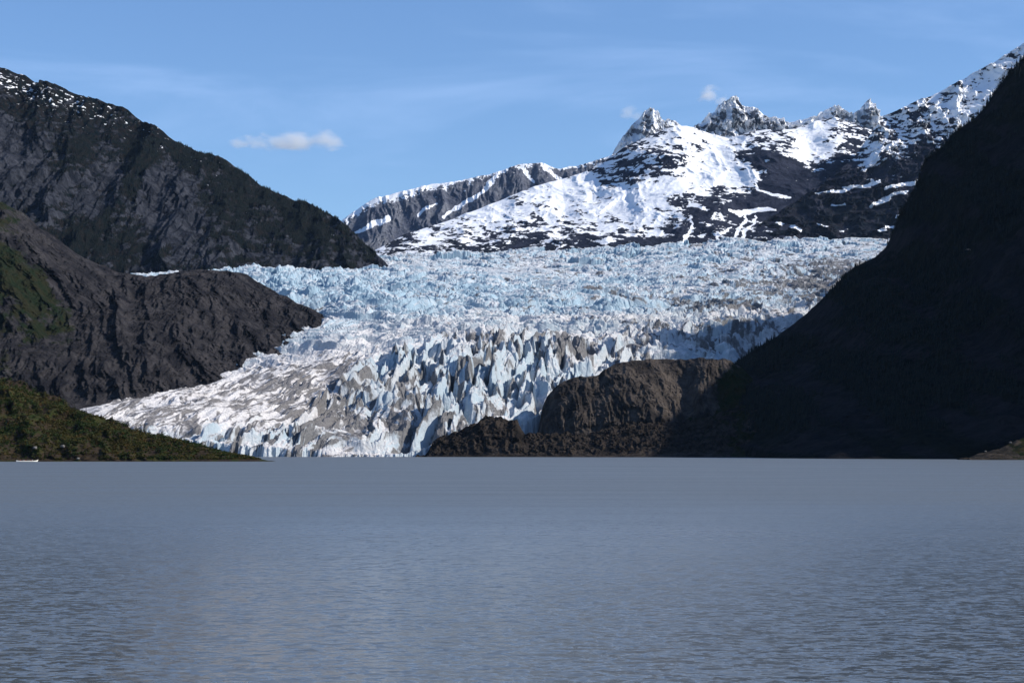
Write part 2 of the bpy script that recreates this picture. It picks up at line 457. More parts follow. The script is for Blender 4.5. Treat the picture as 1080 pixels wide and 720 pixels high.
def disp_head(X, Y, Z, T, H):
    c = crag(X + .5 * Z, Y, Z, 46, 84, 121, .28, .6, .25) + crag(X - .3 * Z, Y, Z, 16, 20, 123, .4, .7, .3)
    return 0 * X, -c, fbm(X / 40, Y / 40, 5, 126) * 7 + fbm(X / 120, Y / 120, 3, 129) * 9 * (1 - T)


def attr_head(X, Y, Z, px, py, T):
    v = shepard(px, py, [(0, 230, .5), (30, 250, .3), (10, 285, .85), (25, 300, .9), (45, 320, .8), (60, 340, .6), (15, 330, .5), (70, 300, .1), (90, 290, .15), (100, 340, .1), (60, 265, .2), (40, 380, .25), (0, 360, .45), (150, 310, .05), (220, 300, .1), (250, 340, 0), (150, 380, 0), (100, 400, .05), (300, 340, 0)], 3.0)
    return {'snow': 0 * X, 'veg': v + fbm(X / 30, Z / 24, 5, 131) * .42}


setp(mountain('rock_headland',
    [(-280, 120, 3300), (-120, 160, 3350), (0, 213, 3400), (12, 218, 3410), (25, 226, 3420), (40, 238, 3430), (55, 248, 3440), (65, 256, 3450), (80, 266, 3460), (92, 272, 3480), (105, 279, 3500), (120, 285, 3520), (135, 290, 3540), (150, 293, 3550), (170, 293, 3560), (185, 291, 3570), (200, 288, 3580), (215, 286, 3590),
     (235, 286.5, 3600), (250, 287.5, 3600), (262, 291, 3600), (272, 298, 3600), (285, 305, 3590), (300, 313, 3570), (318, 321, 3540), (332, 327, 3520), (341, 333, 3500), (345, 345, 3480), (352, 380, 3450), (370, 420, 3430)],
    [(-320, 440, 2750), (0, 440, 2850), (95, 432, 2900), (150, 425, 2940), (200, 416, 3010), (250, 402, 3090), (300, 382, 3210), (340, 365, 3370), (380, 420, 3420)],
    m_head, 900, 460, lambda t, x: 1 - (1 - t) ** (1.25 + .45 * sstep(-420, -620, x)) if True else t, disp_head, attr_head, back=.8),
    'brown bare rock headland with a green patch, beside the ice tongue', kind='structure')

# ---- the shaded mountain on the right
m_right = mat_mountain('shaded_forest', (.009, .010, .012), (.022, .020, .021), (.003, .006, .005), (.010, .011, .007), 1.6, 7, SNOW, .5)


def disp_right(X, Y, Z, T, H):
    c = crag(X, Y, Z, 56, 150, 141, .4) + crag(X, Y, Z, 14, 40, 145, .4)
    k = 1 - .6 * sstep(.85, 1, T)
    return 0 * X, -c * k, fbm(X / 40, Y / 40, 5, 147) * 7 * k


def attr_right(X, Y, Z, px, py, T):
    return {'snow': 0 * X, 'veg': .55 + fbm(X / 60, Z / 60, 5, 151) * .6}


RIGHT_CREST = [(700, 500, 2800), (755, 420, 2850), (768, 392, 2880), (777, 382, 2900), (790, 373, 2920), (803, 364, 2930), (815, 357, 2940), (827, 348, 2948), (838, 341, 2937), (852, 330, 2919), (865, 317, 2901), (873, 308, 2895), (880, 302, 2897), (890, 290, 2900), (900, 282, 2905), (910, 277.5, 2910), (923, 271, 2920), (933, 262, 2930),
               (940, 247, 2940), (947, 228, 2950), (955, 216, 2955), (963, 202, 2960), (970, 187, 2965), (974, 174, 2970), (979, 166, 2970), (988, 160, 2975), (997, 152, 2980), (1004, 143, 2985), (1012, 136, 2990), (1027, 126, 2990), (1037, 116, 2990), (1044, 107, 2990), (1050, 96, 2990), (1056, 88, 2990), (1064, 78, 2990), (1072, 69, 2990), (1080, 61, 2990),
               (1150, 30, 2930), (1355, -45, 2720), (1800, 20, 2720), (2200, 200, 2700)]  # this row: unseen shoulder out of view, shaped to shade the visible face
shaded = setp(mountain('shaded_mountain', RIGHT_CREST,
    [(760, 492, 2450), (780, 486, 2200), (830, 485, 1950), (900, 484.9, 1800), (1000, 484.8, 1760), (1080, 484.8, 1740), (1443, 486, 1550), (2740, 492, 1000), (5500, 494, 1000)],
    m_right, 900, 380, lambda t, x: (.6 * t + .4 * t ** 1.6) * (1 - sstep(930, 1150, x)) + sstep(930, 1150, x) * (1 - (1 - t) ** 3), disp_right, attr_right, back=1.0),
    'steep mountain lying wholly in its own shade, right of the glacier', kind='structure')

# ---- the rock dome in front of the ice and the rocks at the water
m_dome = mat_mountain('dome_rock', (.025, .0225, .022), (.102, .085, .074), (.012, .020, .006), (.024, .024, .009), 2.6, 4.5, SNOW, .4)


def disp_dome(X, Y, Z, T, H):
    c = crag(X, Y, Z, 52, 92, 161, .16, .5) + crag(X, Y, Z, 9, 17, 163, .5)
    return 0 * X, -c * sstep(.0, .15, T), fbm(X / 22, Y / 22, 5, 165) * 4.5


def attr_dome(X, Y, Z, px, py, T):
    v = shepard(px, py, [(775, 405, 1.), (780, 420, 1.), (765, 440, .8), (740, 452, .6), (600, 410, 0), (650, 400, 0), (700, 400, 0), (740, 400, 0), (700, 450, .2), (760, 385, .3), (745, 430, 0), (580, 450, .1)], 3)
    return {'snow': 0 * X, 'veg': v + fbm(X / 16, Z / 16, 4, 167) * .4}


setp(mountain('rock_dome',
    [(562, 490, 2660), (566, 468, 2660), (569, 446, 2665), (572, 430, 2668), (577, 418, 2672), (584, 409, 2680), (594, 402.5, 2690), (606, 398.5, 2700), (618, 397, 2700), (631, 396.5, 2700), (636, 391, 2705), (646, 386, 2710), (660, 382.5, 2720), (675, 380, 2730), (690, 379, 2740), (710, 378, 2740), (730, 377.5, 2740), (748, 378.5, 2740), (760, 380, 2740), (772, 383, 2740), (782, 388, 2730), (795, 400, 2720), (815, 440, 2700), (840, 490, 2680)],
    [(550, 484, 2590), (570, 468, 2600), (600, 462, 2590), (650, 460, 2580), (700, 460, 2580), (760, 462, 2590), (850, 470, 2600)],
    m_dome, 520, 260, lambda t, x: 1 - (1 - t) ** 1.6, disp_dome, attr_dome, back=.7, deep=25),
    'round backed brown rock dome standing in front of the ice', kind='structure')


m_shelf = mat_mountain('shore_rock', (.016, .014, .013), (.062, .050, .042), (.012, .018, .006), (.022, .021, .008), 4.5, 4, SNOW, .8)


def disp_shelf(X, Y, Z, T, H):
    c = crag(X, Y, Z, 20, 22, 171, .6)
    return 0 * X, -c * sstep(.0, .2, T), fbm(X / 10, Y / 10, 5, 175, .6) * 8 * sstep(0, .2, T) + fbm(X / 35, Y / 35, 3, 176) * 4 * sstep(0, .3, T)


def attr_shelf(X, Y, Z, px, py, T):
    return {'snow': 0 * X, 'veg': .12 + .4 * sstep(690, 800, px) + fbm(X / 14, Z / 10, 4, 177) * .45}


setp(mountain('rocky_shore',
    [(440, 492, 2560), (452, 479, 2560), (456, 468, 2562), (464, 461, 2565), (476, 457, 2570), (488, 455, 2575), (498, 448, 2580), (508, 442, 2585), (516, 439.5, 2590), (526, 441, 2590), (535, 444, 2590), (545, 442, 2590), (548, 448, 2590), (553, 458, 2585), (570, 459, 2585), (590, 458, 2585), (620, 459, 2580), (640, 452, 2590), (660, 447, 2600),
     (690, 446, 2600), (720, 446, 2600), (750, 440, 2600), (780, 428, 2600), (800, 420, 2600), (840, 410, 2600), (900, 420, 2600)],
    [(430, 483, 2500), (455, 482.6, 2480), (500, 482.6, 2460), (600, 482.7, 2400), (700, 483, 2330), (800, 483.5, 2230), (950, 484, 2150)],
    m_shelf, 700, 170, lambda t, x: .3 * t + .7 * (1 - (1 - t) ** 1.8), disp_shelf, attr_shelf, back=1.2, deep=12),
    'low broken brown rocks along the waterline below the dome', kind='structure')

m_spit = mat_mountain('spit_rock', (.025, .022, .018), (.07, .055, .042), (.012, .018, .006), (.03, .026, .010), 4, 2, SNOW, .6)
setp(mountain('shore_spit',
    [(1010, 487.5, 1660), (1020, 484, 1660), (1030, 479.5, 1660), (1040, 476.5, 1660), (1050, 474, 1665), (1060, 470, 1670), (1070, 465, 1670), (1080, 461.5, 1680), (1140, 450, 1690), (1300, 440, 1700)],
    [(1000, 485, 1600), (1080, 485, 1590), (1320, 485, 1590)],
    m_spit, 300, 70, lambda t, x: .4 * t + .6 * (1 - (1 - t) ** 1.6), lambda X, Y, Z, T, H: (0 * X, 0 * X, fbm(X / 8, Y / 8, 5, 181) * 2 * sstep(0, .3, T)),
    lambda X, Y, Z, px, py, T: {'snow': 0 * X, 'veg': .2 + .4 * sstep(1050, 1080, px) + fbm(X / 8, Z / 6, 4, 183) * .5}, back=1.4, deep=8),
    'low brown spit of rock at the far right waterline', kind='structure')

# ---- the brushy hillside on the near left shore
m_hill = mat_mountain('hillside_soil', (.028, .021, .015), (.045, .033, .022), (.022, .032, .010), (.04, .035, .014), 5, 1.5, SNOW, .7)
HILL_CREST = [(-300, 330, 1560), (-120, 362, 1540), (0, 397, 1500), (20, 403, 1490), (50, 417, 1470), (80, 430, 1450), (100, 438, 1440), (130, 448.5, 1425), (160, 458, 1415), (190, 465, 1405), (215, 471.5, 1395), (250, 479, 1380), (275, 483.8, 1370), (288, 486.6, 1365), (300, 492, 1365)]
HILL_FOOT = [(-400, 487.2, 1335), (0, 487, 1335), (200, 487, 1340), (283, 487.2, 1345), (300, 490, 1345)]


def disp_hill(X, Y, Z, T, H):
    k = sstep(0, .12, T) * sstep(1, 25, H)
    return 0 * X, -crag(X + .5 * Z, Y, Z, 20, 30, 191, .5) * k, (fbm(X / 30, Y / 30, 4, 195) * 8.0 + fbm(X / 9, Y / 9, 3, 196) * 1.2) * k


hill = setp(mountain('brushy_hillside', HILL_CREST, HILL_FOOT, m_hill, 420, 150, lambda t, x: .55 * t + .45 * (1 - (1 - t) ** 1.7), disp_hill,
    lambda X, Y, Z, px, py, T: {'snow': 0 * X, 'veg': .45 + fbm(X / 14, Z / 9, 4, 198) * .7}, back=1.2, deep=8),
    'low brush covered hillside running down to the lake on the left', kind='structure')


def surface_pts(o, n, lo, hi):
    """vertices of a hill mesh between two fractions of its slope rows"""
    me = o.data; co = np.empty(len(me.vertices) * 3, f4); me.vertices.foreach_get('co', co)
    return co.reshape(-1, 3)


# ------------------------------------------------------------------ the glacier
ICE = [(40, 460, 2800), (75, 440, 2850), (100, 430, 2870), (150, 419.5, 2925), (200, 410.5, 3000), (250, 395, 3080), (300, 372, 3200), (335, 350, 3360), (345, 336, 3500),
       (120, 448, 2700), (170, 448, 2680), (215, 455, 2610), (260, 462, 2580), (300, 467, 2570), (335, 470, 2570), (380, 472, 2570), (420, 472, 2575), (450, 463, 2600), (470, 450, 2625), (500, 438, 2650), (535, 438, 2680), (560, 430, 2720), (580, 405, 2780),
       (250, 435, 2720), (300, 425, 2800), (350, 440, 2690), (350, 400, 2930), (400, 420, 2760), (400, 380, 3010), (450, 398, 2820), (450, 362, 3060), (500, 405, 2790), (500, 370, 2970), (540, 350, 3100), (540, 385, 2880), (600, 349, 3120), (600, 385, 2900), (640, 372, 2960), (640, 350, 3110), (700, 364, 3000), (760, 362, 3040), (800, 362, 3060), (840, 342, 3150), (700, 345, 3150),
       (480, 348, 3200), (540, 341, 3330), (450, 342, 3330), (600, 338, 3300), (680, 330, 3450), (400, 352, 3260), (370, 350, 3320), (370, 330, 3600), (450, 322, 3750), (540, 320, 3800), (640, 316, 3850), (760, 322, 3650), (860, 318, 3600),
       (350, 302, 4300), (270, 289, 4650), (310, 289.5, 4650), (380, 291, 4700), (430, 288, 4900), (540, 302, 4500), (640, 300, 4600), (720, 294, 4700), (800, 292, 4600), (880, 292, 4500), (930, 284, 4700), (150, 294, 4750), (210, 292.5, 4700), (270, 302, 4300), (50, 315, 4800), (100, 300, 4780),
       (400, 276, 6300), (450, 275, 6300), (500, 274, 6350), (580, 272, 6350), (640, 270, 6400), (720, 264, 6500), (800, 258, 6600), (870, 255.5, 6650), (930, 256, 6600), (980, 256, 6600), (540, 288, 5300), (660, 284, 5400), (760, 277, 5500), (860, 273, 5600), (940, 272, 5600), (430, 283, 5600)]
W = np.array([at(*p) for p in ICE])
SCL = 1000.0
PX, PY = W[:, 0] / SCL, W[:, 1] / SCL


def tps(r2): return np.where(r2 > 1e-12, r2 * np.log(np.maximum(r2, 1e-12)) * .5, 0)


nI = len(W)
K = tps((PX[:, None] - PX) ** 2 + (PY[:, None] - PY) ** 2) + np.eye(nI) * .003
P = np.stack([np.ones(nI), PX, PY], 1)
Acoef = np.linalg.solve(np.block([[K, P], [P.T, np.zeros((3, 3))]]), np.concatenate([W[:, 2], np.zeros(3)]))


def ice_base(X, Y):
    x, y = (X / SCL).astype(f4), (Y / SCL).astype(f4)
    z = (Acoef[nI] + Acoef[nI + 1] * x + Acoef[nI + 2] * y).astype(f4)
    for k in range(nI):
        r2 = (x - f4(PX[k])) ** 2 + (y - f4(PY[k])) ** 2
        z += f4(Acoef[k] * .5) * r2 * np.log(np.maximum(r2, f4(1e-9)))
    return z


rows = [2490.0]
while rows[-1] < 6950:
    d = rows[-1]
    rows.append(d + (1.7 if d < 3150 else 1.7 + (d - 3150) / 3800 * 6.2))
rows = np.array(rows, f4)
bear = ((np.linspace(30, 1010, 1500) - 540) / F).astype(f4)
GY_, GB = np.meshgrid(rows, bear, indexing='ij')
GXX = GB * GY_
zb = ice_base(GXX, GY_)
# base in image pixels, only to lay the zones of the ice out
bx, by = sight(GXX, GY_, zb)
bx = bx.astype(f4); by = by.astype(f4)
# flow-aligned coordinates: the ice turns left as it spills over the bulge
brow = np.interp(bx, [280, 320, 360, 400, 450, 500, 540, 590, 630, 665, 700, 740], [452, 428, 398, 374, 357, 350, 346, 348, 353, 363, 382, 400]).astype(f4)
fall = sstep(-4, 14, by - brow + fbm(GXX / 70, GY_ / 70, 4, 203) * 9)                        # crevassed front of the bulge
smear = np.exp(-((bx - 360) / 55) ** 2 - ((by - 452) / 26) ** 2)
fall = fall * (1 - .8 * smear)
tong = sstep(420, 330, bx + (by - 420) * .3) * sstep(3250, 3000, GY_) * (1 - .8 * fall)       # smoother tongue on the left
upper = sstep(3300, 3700, GY_)
wx = fbm(GXX / 160, GY_ / 160, 3, 201) * 60
wy = fbm(GXX / 160, GY_ / 160, 3, 205) * 60
# broken blocks of three sizes, cell tops tilted at random
def blocks(ax, ay, seed, tilt, deepk, hvar, wall):
    d1, d2, ox, oy, r1, r2, r3 = worley(ax, ay, seed)
    e = d2 - d1
    top = (r2 - .5) * hvar + ((r1 - .5) * ox + (r3 - .5) * oy) * 2 * tilt
    crack = sstep(wall, 0, e)
    return top - crack * deepk, crack
# rotate so the fins of the fall lean down to the left
ang = (R(-9) + R(-17) * sstep(470, 350, bx)).astype(f4)
qx, qy = GXX + 100, GY_ - 2850
fu = (qx * np.cos(ang) + qy * np.sin(ang)); fv = (-qx * np.sin(ang) + qy * np.cos(ang))
b1, c1 = blocks((fu + wx * .5) / 25, (fv + wy * .9) / 92, 211, 22, 33, 21, .42)
b2, c2 = blocks((GXX + wx * .4) / 17, (GY_ + wy * .4) / 26, 215, 6, 6, 7, .32)
u1, k1 = blocks((GXX + wx * .8 + GY_ * .25) / 60, (GY_ + wy * .7 - GXX * .12) / 50, 221, 17, 10, 18, .30)
u2, k2 = blocks((GXX + wx * .4) / 21, (GY_ + wy * .4) / 24, 225, 9, 7, 9, .34)
tw = ridged((fu + wx) / 46, (fv + wy) / 230, 4, 231) - .45
jag = ridged(GXX / 24, GY_ / 30, 5, 233) - .45
v1, q1 = blocks((GXX + wx + GY_ * .2) / 120, (GY_ + wy) / 95, 227, 26, 8, 26, .2)
roll = fbm(GXX / 380, GY_ / 210, 4, 229) * 34
flow = ridged((GXX * .92 - GY_ * .39 + wx * .5) / 30, (GXX * .39 + GY_ * .92 + wy) / 230, 5, 235) - .45
left_calm = .35 + .65 * sstep(230, 300, bx)
rel_left = sstep(85, 130, bx)
AMP = [(420, 275, 1.0), (500, 272, 1.1), (640, 270, 1.25), (740, 264, 1.35), (850, 259, .95), (450, 291, .3), (540, 293, .25), (600, 296, .35), (700, 286, .6), (800, 281, .5), (880, 272, .4), (330, 305, 1.15), (400, 308, 1.1), (300, 295, 1.0), (450, 318, .8), (520, 306, .25),
       (600, 307, .2), (700, 311, .2), (800, 302, .35), (860, 312, .3), (540, 325, .75), (640, 325, .85), (740, 330, .9), (420, 340, .3), (345, 345, .25), (480, 338, .5), (380, 352, .2), (700, 350, .9), (780, 350, .9)]
amp_up = (left_calm * shepard(bx, by, AMP, 3.0, 1, 3.0)).astype(f4)
waves = ridged((GXX + GY_ * .3 + wx * 1.5) / 110, (GY_ - GXX * .18 + wy * 1.4) / 34, 4, 271, .55) - .45
rough_r = np.exp(-((bx - 760) / 75) ** 2 - ((by - 352) / 22) ** 2)
calm = .9 * rough_r + sstep(-.25, .35, fbm(GXX / 520 + 3, GY_ / 260, 3, 237) + .15)       # calmer and wilder belts
fins = ridged((fu + wx * .8) / 44, (fv + wy * 1.6) / 150, 4, 239, .5) - .4
vary = np.clip(.85 + fbm(GXX / 85, GY_ / 110, 3, 267) * 1.3, .3, 1.5)
slab = ridged((fu + wx * .7) / 21, (fv + wy * 1.6) / 130, 4, 269, .55) - .45
rel = (fall * (b1 * .60 * vary + fins * 34 + b2 * .40 + jag * 5 + slab * 19) + smear * slab * 12
       + tong * (flow * 12 + b2 * .07 + jag * .7 + fbm(GXX / 90, GY_ / 140, 3, 249) * 9)
       + (1 - np.clip(fall + tong, 0, 1)) * (amp_up * ((u1 * .66 + u2 * (.34 + .7 * rough_r)) * (.45 + .70 * calm) + v1 * (.25 + .6 * sstep(5200, 6000, GY_)) + jag * 3.0) + waves * 24 * sstep(5600, 4300, GY_) + roll * sstep(3150, 3600, GY_) * sstep(6500, 5800, GY_)))
# the small snouts along the water break off in a low cliff
toe_px = np.array([30, 215, 260, 300, 335, 380, 420, 450, 470, 500, 535, 570, 1010])
toe_d = np.array([2640, 2575, 2552, 2545, 2545, 2548, 2552, 2575, 2600, 2630, 2660, 2700, 2760])
toe = np.interp(bx, toe_px, toe_d).astype(f4) + fbm(GXX / 36, 0 * GXX + 2, 5, 241, .6) * 34
zb = zb - 24 * np.exp(-((bx - 331) / 8) ** 2 - ((by - 339) / 7) ** 2)
zb = zb - 9 * np.exp(-((bx - 201) / 10) ** 2 - ((by - 404) / 5) ** 2)
zb = zb - 40 * sstep(768, 792, bx) * sstep(348, 366, by)
zi = zb + rel * rel_left * sstep(-2, 40, GY_ - toe + 6) + jag * 1
ew = 4 + 34 * np.clip(fbm(GXX / 28, GY_ / 28, 3, 243) + .25, 0, 1)
edge = sstep(0, 1, (GY_ - toe + ew + fbm(GXX / 9, GY_ / 9, 4, 245) * 7) / (ew + 2.5))
zi = -6 + (zi + 6) * edge
zi = np.maximum(zi, -6)
fin = fbm(GXX / 6, GY_ / 8, 3, 247) * 1.0
zi = zi + fin * edge
# dirt: medial moraine and debris in the lower middle, grit on the tops; shade painted in at right
nd = fbm(GXX / 60, GY_ / 120, 5, 251); nd2 = fbm((fu + wx) / 11, (fv + wy) / 56, 5, 253, .6); nd3 = fbm(GXX / 14, GY_ / 14, 4, 257)
dirt_shade = .08 + .24 * fall + .10 * tong
trail = ridged((GXX * .92 - GY_ * .39 + wx) / 11, (GXX * .39 + GY_ * .92 + wy) / 120, 4, 273, .6)
lowleft = np.exp(-((bx - 370 - (by - 440) * -.8) / 62) ** 2 - ((by - 440) / 34) ** 2)
dirt_shade = dirt_shade + .50 * lowleft * sstep(.52, .68, trail) + .16 * tong * sstep(.5, .8, trail)
dirt_shade = dirt_shade + .06 * np.exp(-((bx - 385 - (by - 430) * -.9) / 60) ** 2 - ((by - 440) / 34) ** 2)
dirt_shade = dirt_shade + .30 * np.exp(-((bx - 440) / 40) ** 2 - ((by - 440) / 26) ** 2)
dirt_shade = dirt_shade + .34 * np.exp(-((bx - 620) / 70) ** 2 - ((by - 366) / 15) ** 2)
dirt_shade = dirt_shade + .30 * np.exp(-((bx - 520) / 80) ** 2 - ((by - 355) / 9) ** 2)
dirt_shade = dirt_shade + .14 * np.exp(-((bx - 330) / 90) ** 2 - ((by - 400) / 26) ** 2)
dirt_shade = dirt_shade + .30 * streak(bx, by, [(560, 306, 3), (640, 312, 4), (720, 322, 6), (800, 325, 8)], 5) + .22 * streak(bx, by, [(640, 295, 3), (720, 300, 4), (860, 300, 10)], 5)
dirt_shade = dirt_shade + .20 * streak(bx, by, [(470, 330, 6), (560, 332, 6), (700, 345, 8)], 5) + .25 * sstep(780, 900, bx) * sstep(262, 285, by)
lines = ridged((fu + wx) / 42, (fv + wy * 1.5) / 120, 4, 263, .6)
lin2 = ridged((GXX + wx * 2) / 130, (GY_ + wy) / 46, 4, 265, .6)
dirt_shade = dirt_shade + (.10 + .30 * fall) * sstep(.50, .80, lines) + .16 * smear + (.26 * upper + .20 * (1 - fall)) * sstep(.58, .85, lin2) * (1 - .6 * tong)
BELT = [(540, 288, .14), (600, 285, .16), (520, 303, -.06), (620, 305, -.12), (700, 312, .14), (640, 313, .1), (830, 300, .2), (880, 285, .2), (900, 268, .1), (760, 340, .22), (700, 330, .18), (620, 330, .08), (460, 310, .03), (360, 300, -.1), (300, 292, -.12), (420, 280, 0), (740, 262, -.05), (850, 258, 0), (640, 270, .05), (700, 300, -.05), (780, 290, .1)]
dirt_shade = dirt_shade + 1.1 * shepard(bx, by, BELT, 3.0, 1, 3.0) * (1 - fall) * (1 - tong)
dirt_shade = dirt_shade + .26 * rough_r + .12 * upper * sstep(640, 760, bx) + nd * (.24 - .14 * smear) + nd2 * (.56 + .2 * smear) + nd3 * .16 + .16 * flow * tong + .26 * tong  # rough_r term deepens the mountain's shadow on the ice by colour
blue = .28 + .44 * upper - .45 * tong * sstep(455, 430, by) + .3 * tong * sstep(452, 462, by) + fbm(GXX / 130, GY_ / 130, 4, 261) * .45 - .25 * sstep(4700, 4200, GY_) * sstep(3700, 4100, GY_) * sstep(560, 640, bx) + .1 * fall

t = NT('glacier_ice')
pp = t.pos((1, 1, 1))
n1 = t.noise(pp, .11, 8, .65)
n2 = t.noise(pp, .35, 6, .6)
gn = t.n('NewGeometry'); sp = t.n('SeparateXYZ'); t.l(gn.outputs['True Normal'], sp.inputs[0])
steep = t.ramp(sp.outputs[2], .85, .35)                                      # fresh walls of clean blue ice
bl = t.math('ADD', t.math('MULTIPLY', t.attr('blue'), .75), t.math('ADD', t.math('MULTIPLY', steep, .42), t.math('MULTIPLY', t.math('SUBTRACT', n1, .5), .5)))
white = t.mix(t.ramp(n2, .3, .7), (.46, .44, .435), (.70, .685, .67))
icec = t.mix(t.ramp(bl, .25, 1.0), white, (.29, .405, .48))
dv = t.math('ADD', t.attr('dirt_shade'), t.math('MULTIPLY', t.math('SUBTRACT', n1, .5), .55))
dv = t.math('SUBTRACT', dv, t.math('MULTIPLY', steep, .06))
icec = t.mix(t.ramp(dv, .10, .75, 0, .42), icec, (.44, .405, .40))
icec = t.mix(t.ramp(dv, .47, .66, 0, .85), icec, t.mix(t.ramp(n2, .35, .65), (.045, .042, .042), (.105, .097, .094)))
m_ice = t.bsdf(icec, .55, t.bump(t.noise(pp, .22, 9, .7), 1.8), .25)
glac = setp(grid_np('glacier', GXX, GY_, zi, {'dirt_shade': dirt_shade, 'blue': blue}, m_ice, smooth=False),
            'crevassed blue white glacier spilling between the mountains into the lake', kind='structure')
del lines, lin2, b1, b2, u1, u2, c1, c2, k1, k2, tw, jag, nd, nd2, nd3, GXX, GY_, GB, zb, zi, rel

# ------------------------------------------------------------------ lake and ground
t = NT('lake_water')
pw = t.pos((1, 1, 1))
gp = t.n('NewGeometry')
def wcol(scale, detail, rough, dist):
    nd = t.n('TexNoise'); nd.inputs['Scale'].default_value = 1; nd.inputs['Detail'].default_value = detail
    nd.inputs['Roughness'].default_value = rough; nd.inputs['Distortion'].default_value = dist
    t.l(t.pos(scale), nd.inputs['Vector'])
    sb = t.n('VectorMath', _operation='SUBTRACT'); t.l(nd.outputs['Color'], sb.inputs[0]); sb.inputs[1].default_value = (.5, .5, .5)
    return sb.outputs[0]


def vmul(v, k):
    m = t.n('VectorMath', _operation='MULTIPLY'); t.l(v, m.inputs[0])
    if isinstance(k, tuple): m.inputs[1].default_value = k
    else: t.l(k, m.inputs[1])
    return m.outputs[0]


def vadd(a, b):
    m = t.n('VectorMath', _operation='ADD'); t.l(a, m.inputs[0])
    if isinstance(b, tuple): m.inputs[1].default_value = b
    else: t.l(b, m.inputs[1])
    return m.outputs[0]


# slopes of the wind ripples: short crests lying across the view, long swell, gust patches
gust = t.ramp(t.noise(t.pos((.010, .05, 1)), 1.0, 6, .65), .30, .70, .82, 1.2)
slope = vadd(vadd(vmul(wcol((1.3, 2.1, 1), 3, .55, .4), (1.1, 2.0, 0)), vmul(wcol((.3, .5, 1), 3, .5, .5), (.2, .35, 0))), vmul(wcol((3.0, 5.0, 1), 2, .5, .2), (.9, 1.2, 0)))
sy = t.n('SeparateXYZ'); t.l(t.pos(), sy.inputs[0])
far_blur = t.ramp(sy.outputs[1], 45, 340)          # with distance from the viewpoint: ripples flattened, roughness raised to blur reflections
gust0 = gust
gust = t.math('MULTIPLY', gust, t.math('SUBTRACT', 1.0, t.math('MULTIPLY', far_blur, .30)))
gm = t.n('CombineXYZ'); t.l(gust, gm.inputs[0]); t.l(gust, gm.inputs[1])
nrm = t.n('VectorMath', _operation='NORMALIZE'); t.l(vadd(vmul(slope, gm.outputs[0]), (0, 0, 1)), nrm.inputs[0])
nb = nrm.outputs[0]
m_water = t.bsdf((.112, .129, .143), t.math('ADD', .15, t.math('MULTIPLY', far_blur, t.math('ADD', .06, t.math('MULTIPLY', gust0, .28)))), nb, .40, IOR=1.333)
xs = np.linspace(-5200, 5200, 5, dtype=f4); ys = np.array([-1500, 0, 600, 1500, 3000, 4200], f4)
LY, LX = np.meshgrid(ys, xs, indexing='ij')
setp(grid_np('lake', LX, LY, 0 * LX, {}, m_water, True), 'grey blue rippled lake filling the foreground', kind='structure')
t = NT('lake_bed')
m_gr = t.bsdf(t.mix(t.noise(t.pos((.01, .01, .01)), 1, 6), (.09, .085, .07), (.16, .15, .13)), .95)
xs = np.linspace(-40000, 40000, 5, dtype=f4); LY, LX = np.meshgrid(xs + 10000, xs, indexing='ij')
setp(grid_np('ground', LX, LY, 0 * LX - 9, {}, m_gr, True), 'silty ground under the lake and mountains', kind='structure')

# ------------------------------------------------------------------ brush on the hillside (ground cover) and small trees
def leafmat(name, c1, c2, c3):
    t = NT(name)
    n = t.noise(t.pos((1, 1, 1)), .06, 4); n2 = t.noise(t.pos((1, 1, 1)), .35, 3)
    col = t.mix(t.ramp(n, .40, .60), c1, c2); col = t.mix(t.ramp(n2, .53, .69), col, c3)
    return t.bsdf(col, .8, None, .15)


m_brush = leafmat('brush_leaves', (.018, .034, .006), (.050, .044, .010), (.095, .046, .014))
m_spruce = leafmat('spruce_needles', (.006, .011, .006), (.010, .018, .008), (.014, .02, .01))
m_bark = mat_plain('bark', (.06, .045, .035), .9)


def leaf_cloud(centres, radii, per, size, flat=.75):
    """many leaf-sized faces filling the volume of each bush"""
    n = len(centres); k = per
    d = RNG.normal(size=(n, k, 3)).astype(f4); d /= np.linalg.norm(d, axis=2, keepdims=True)
    r = RNG.random((n, k, 1)).astype(f4) ** .45
    lump = 1 + .35 * np.sin(d[..., :1] * 5 + RNG.random((n, 1, 1)) * 6) * np.cos(d[..., 1:2] * 4 + RNG.random((n, 1, 1)) * 6)
    c = centres[:, None, :] + d * r * lump.astype(f4) * radii[:, None, None] * np.array([1, 1, flat], f4)
    c[..., 2] += (radii * flat * .55)[:, None]
    c = c.reshape(-1, 3); m = len(c)
    a = RNG.normal(size=(m, 3)).astype(f4); a /= np.linalg.norm(a, axis=1, keepdims=True)
    b = np.cross(a, RNG.normal(size=(m, 3))).astype(f4); b /= np.linalg.norm(b, axis=1, keepdims=True)
    s = (size * (.6 + .8 * RNG.random((m, 1)))).astype(f4)
    V = np.stack([c - a * s, c + b * s * .7, c + a * s, c - b * s * .7], 1).reshape(-1, 3)
    return V, np.arange(m * 4, dtype=np.int32).reshape(-1, 4)


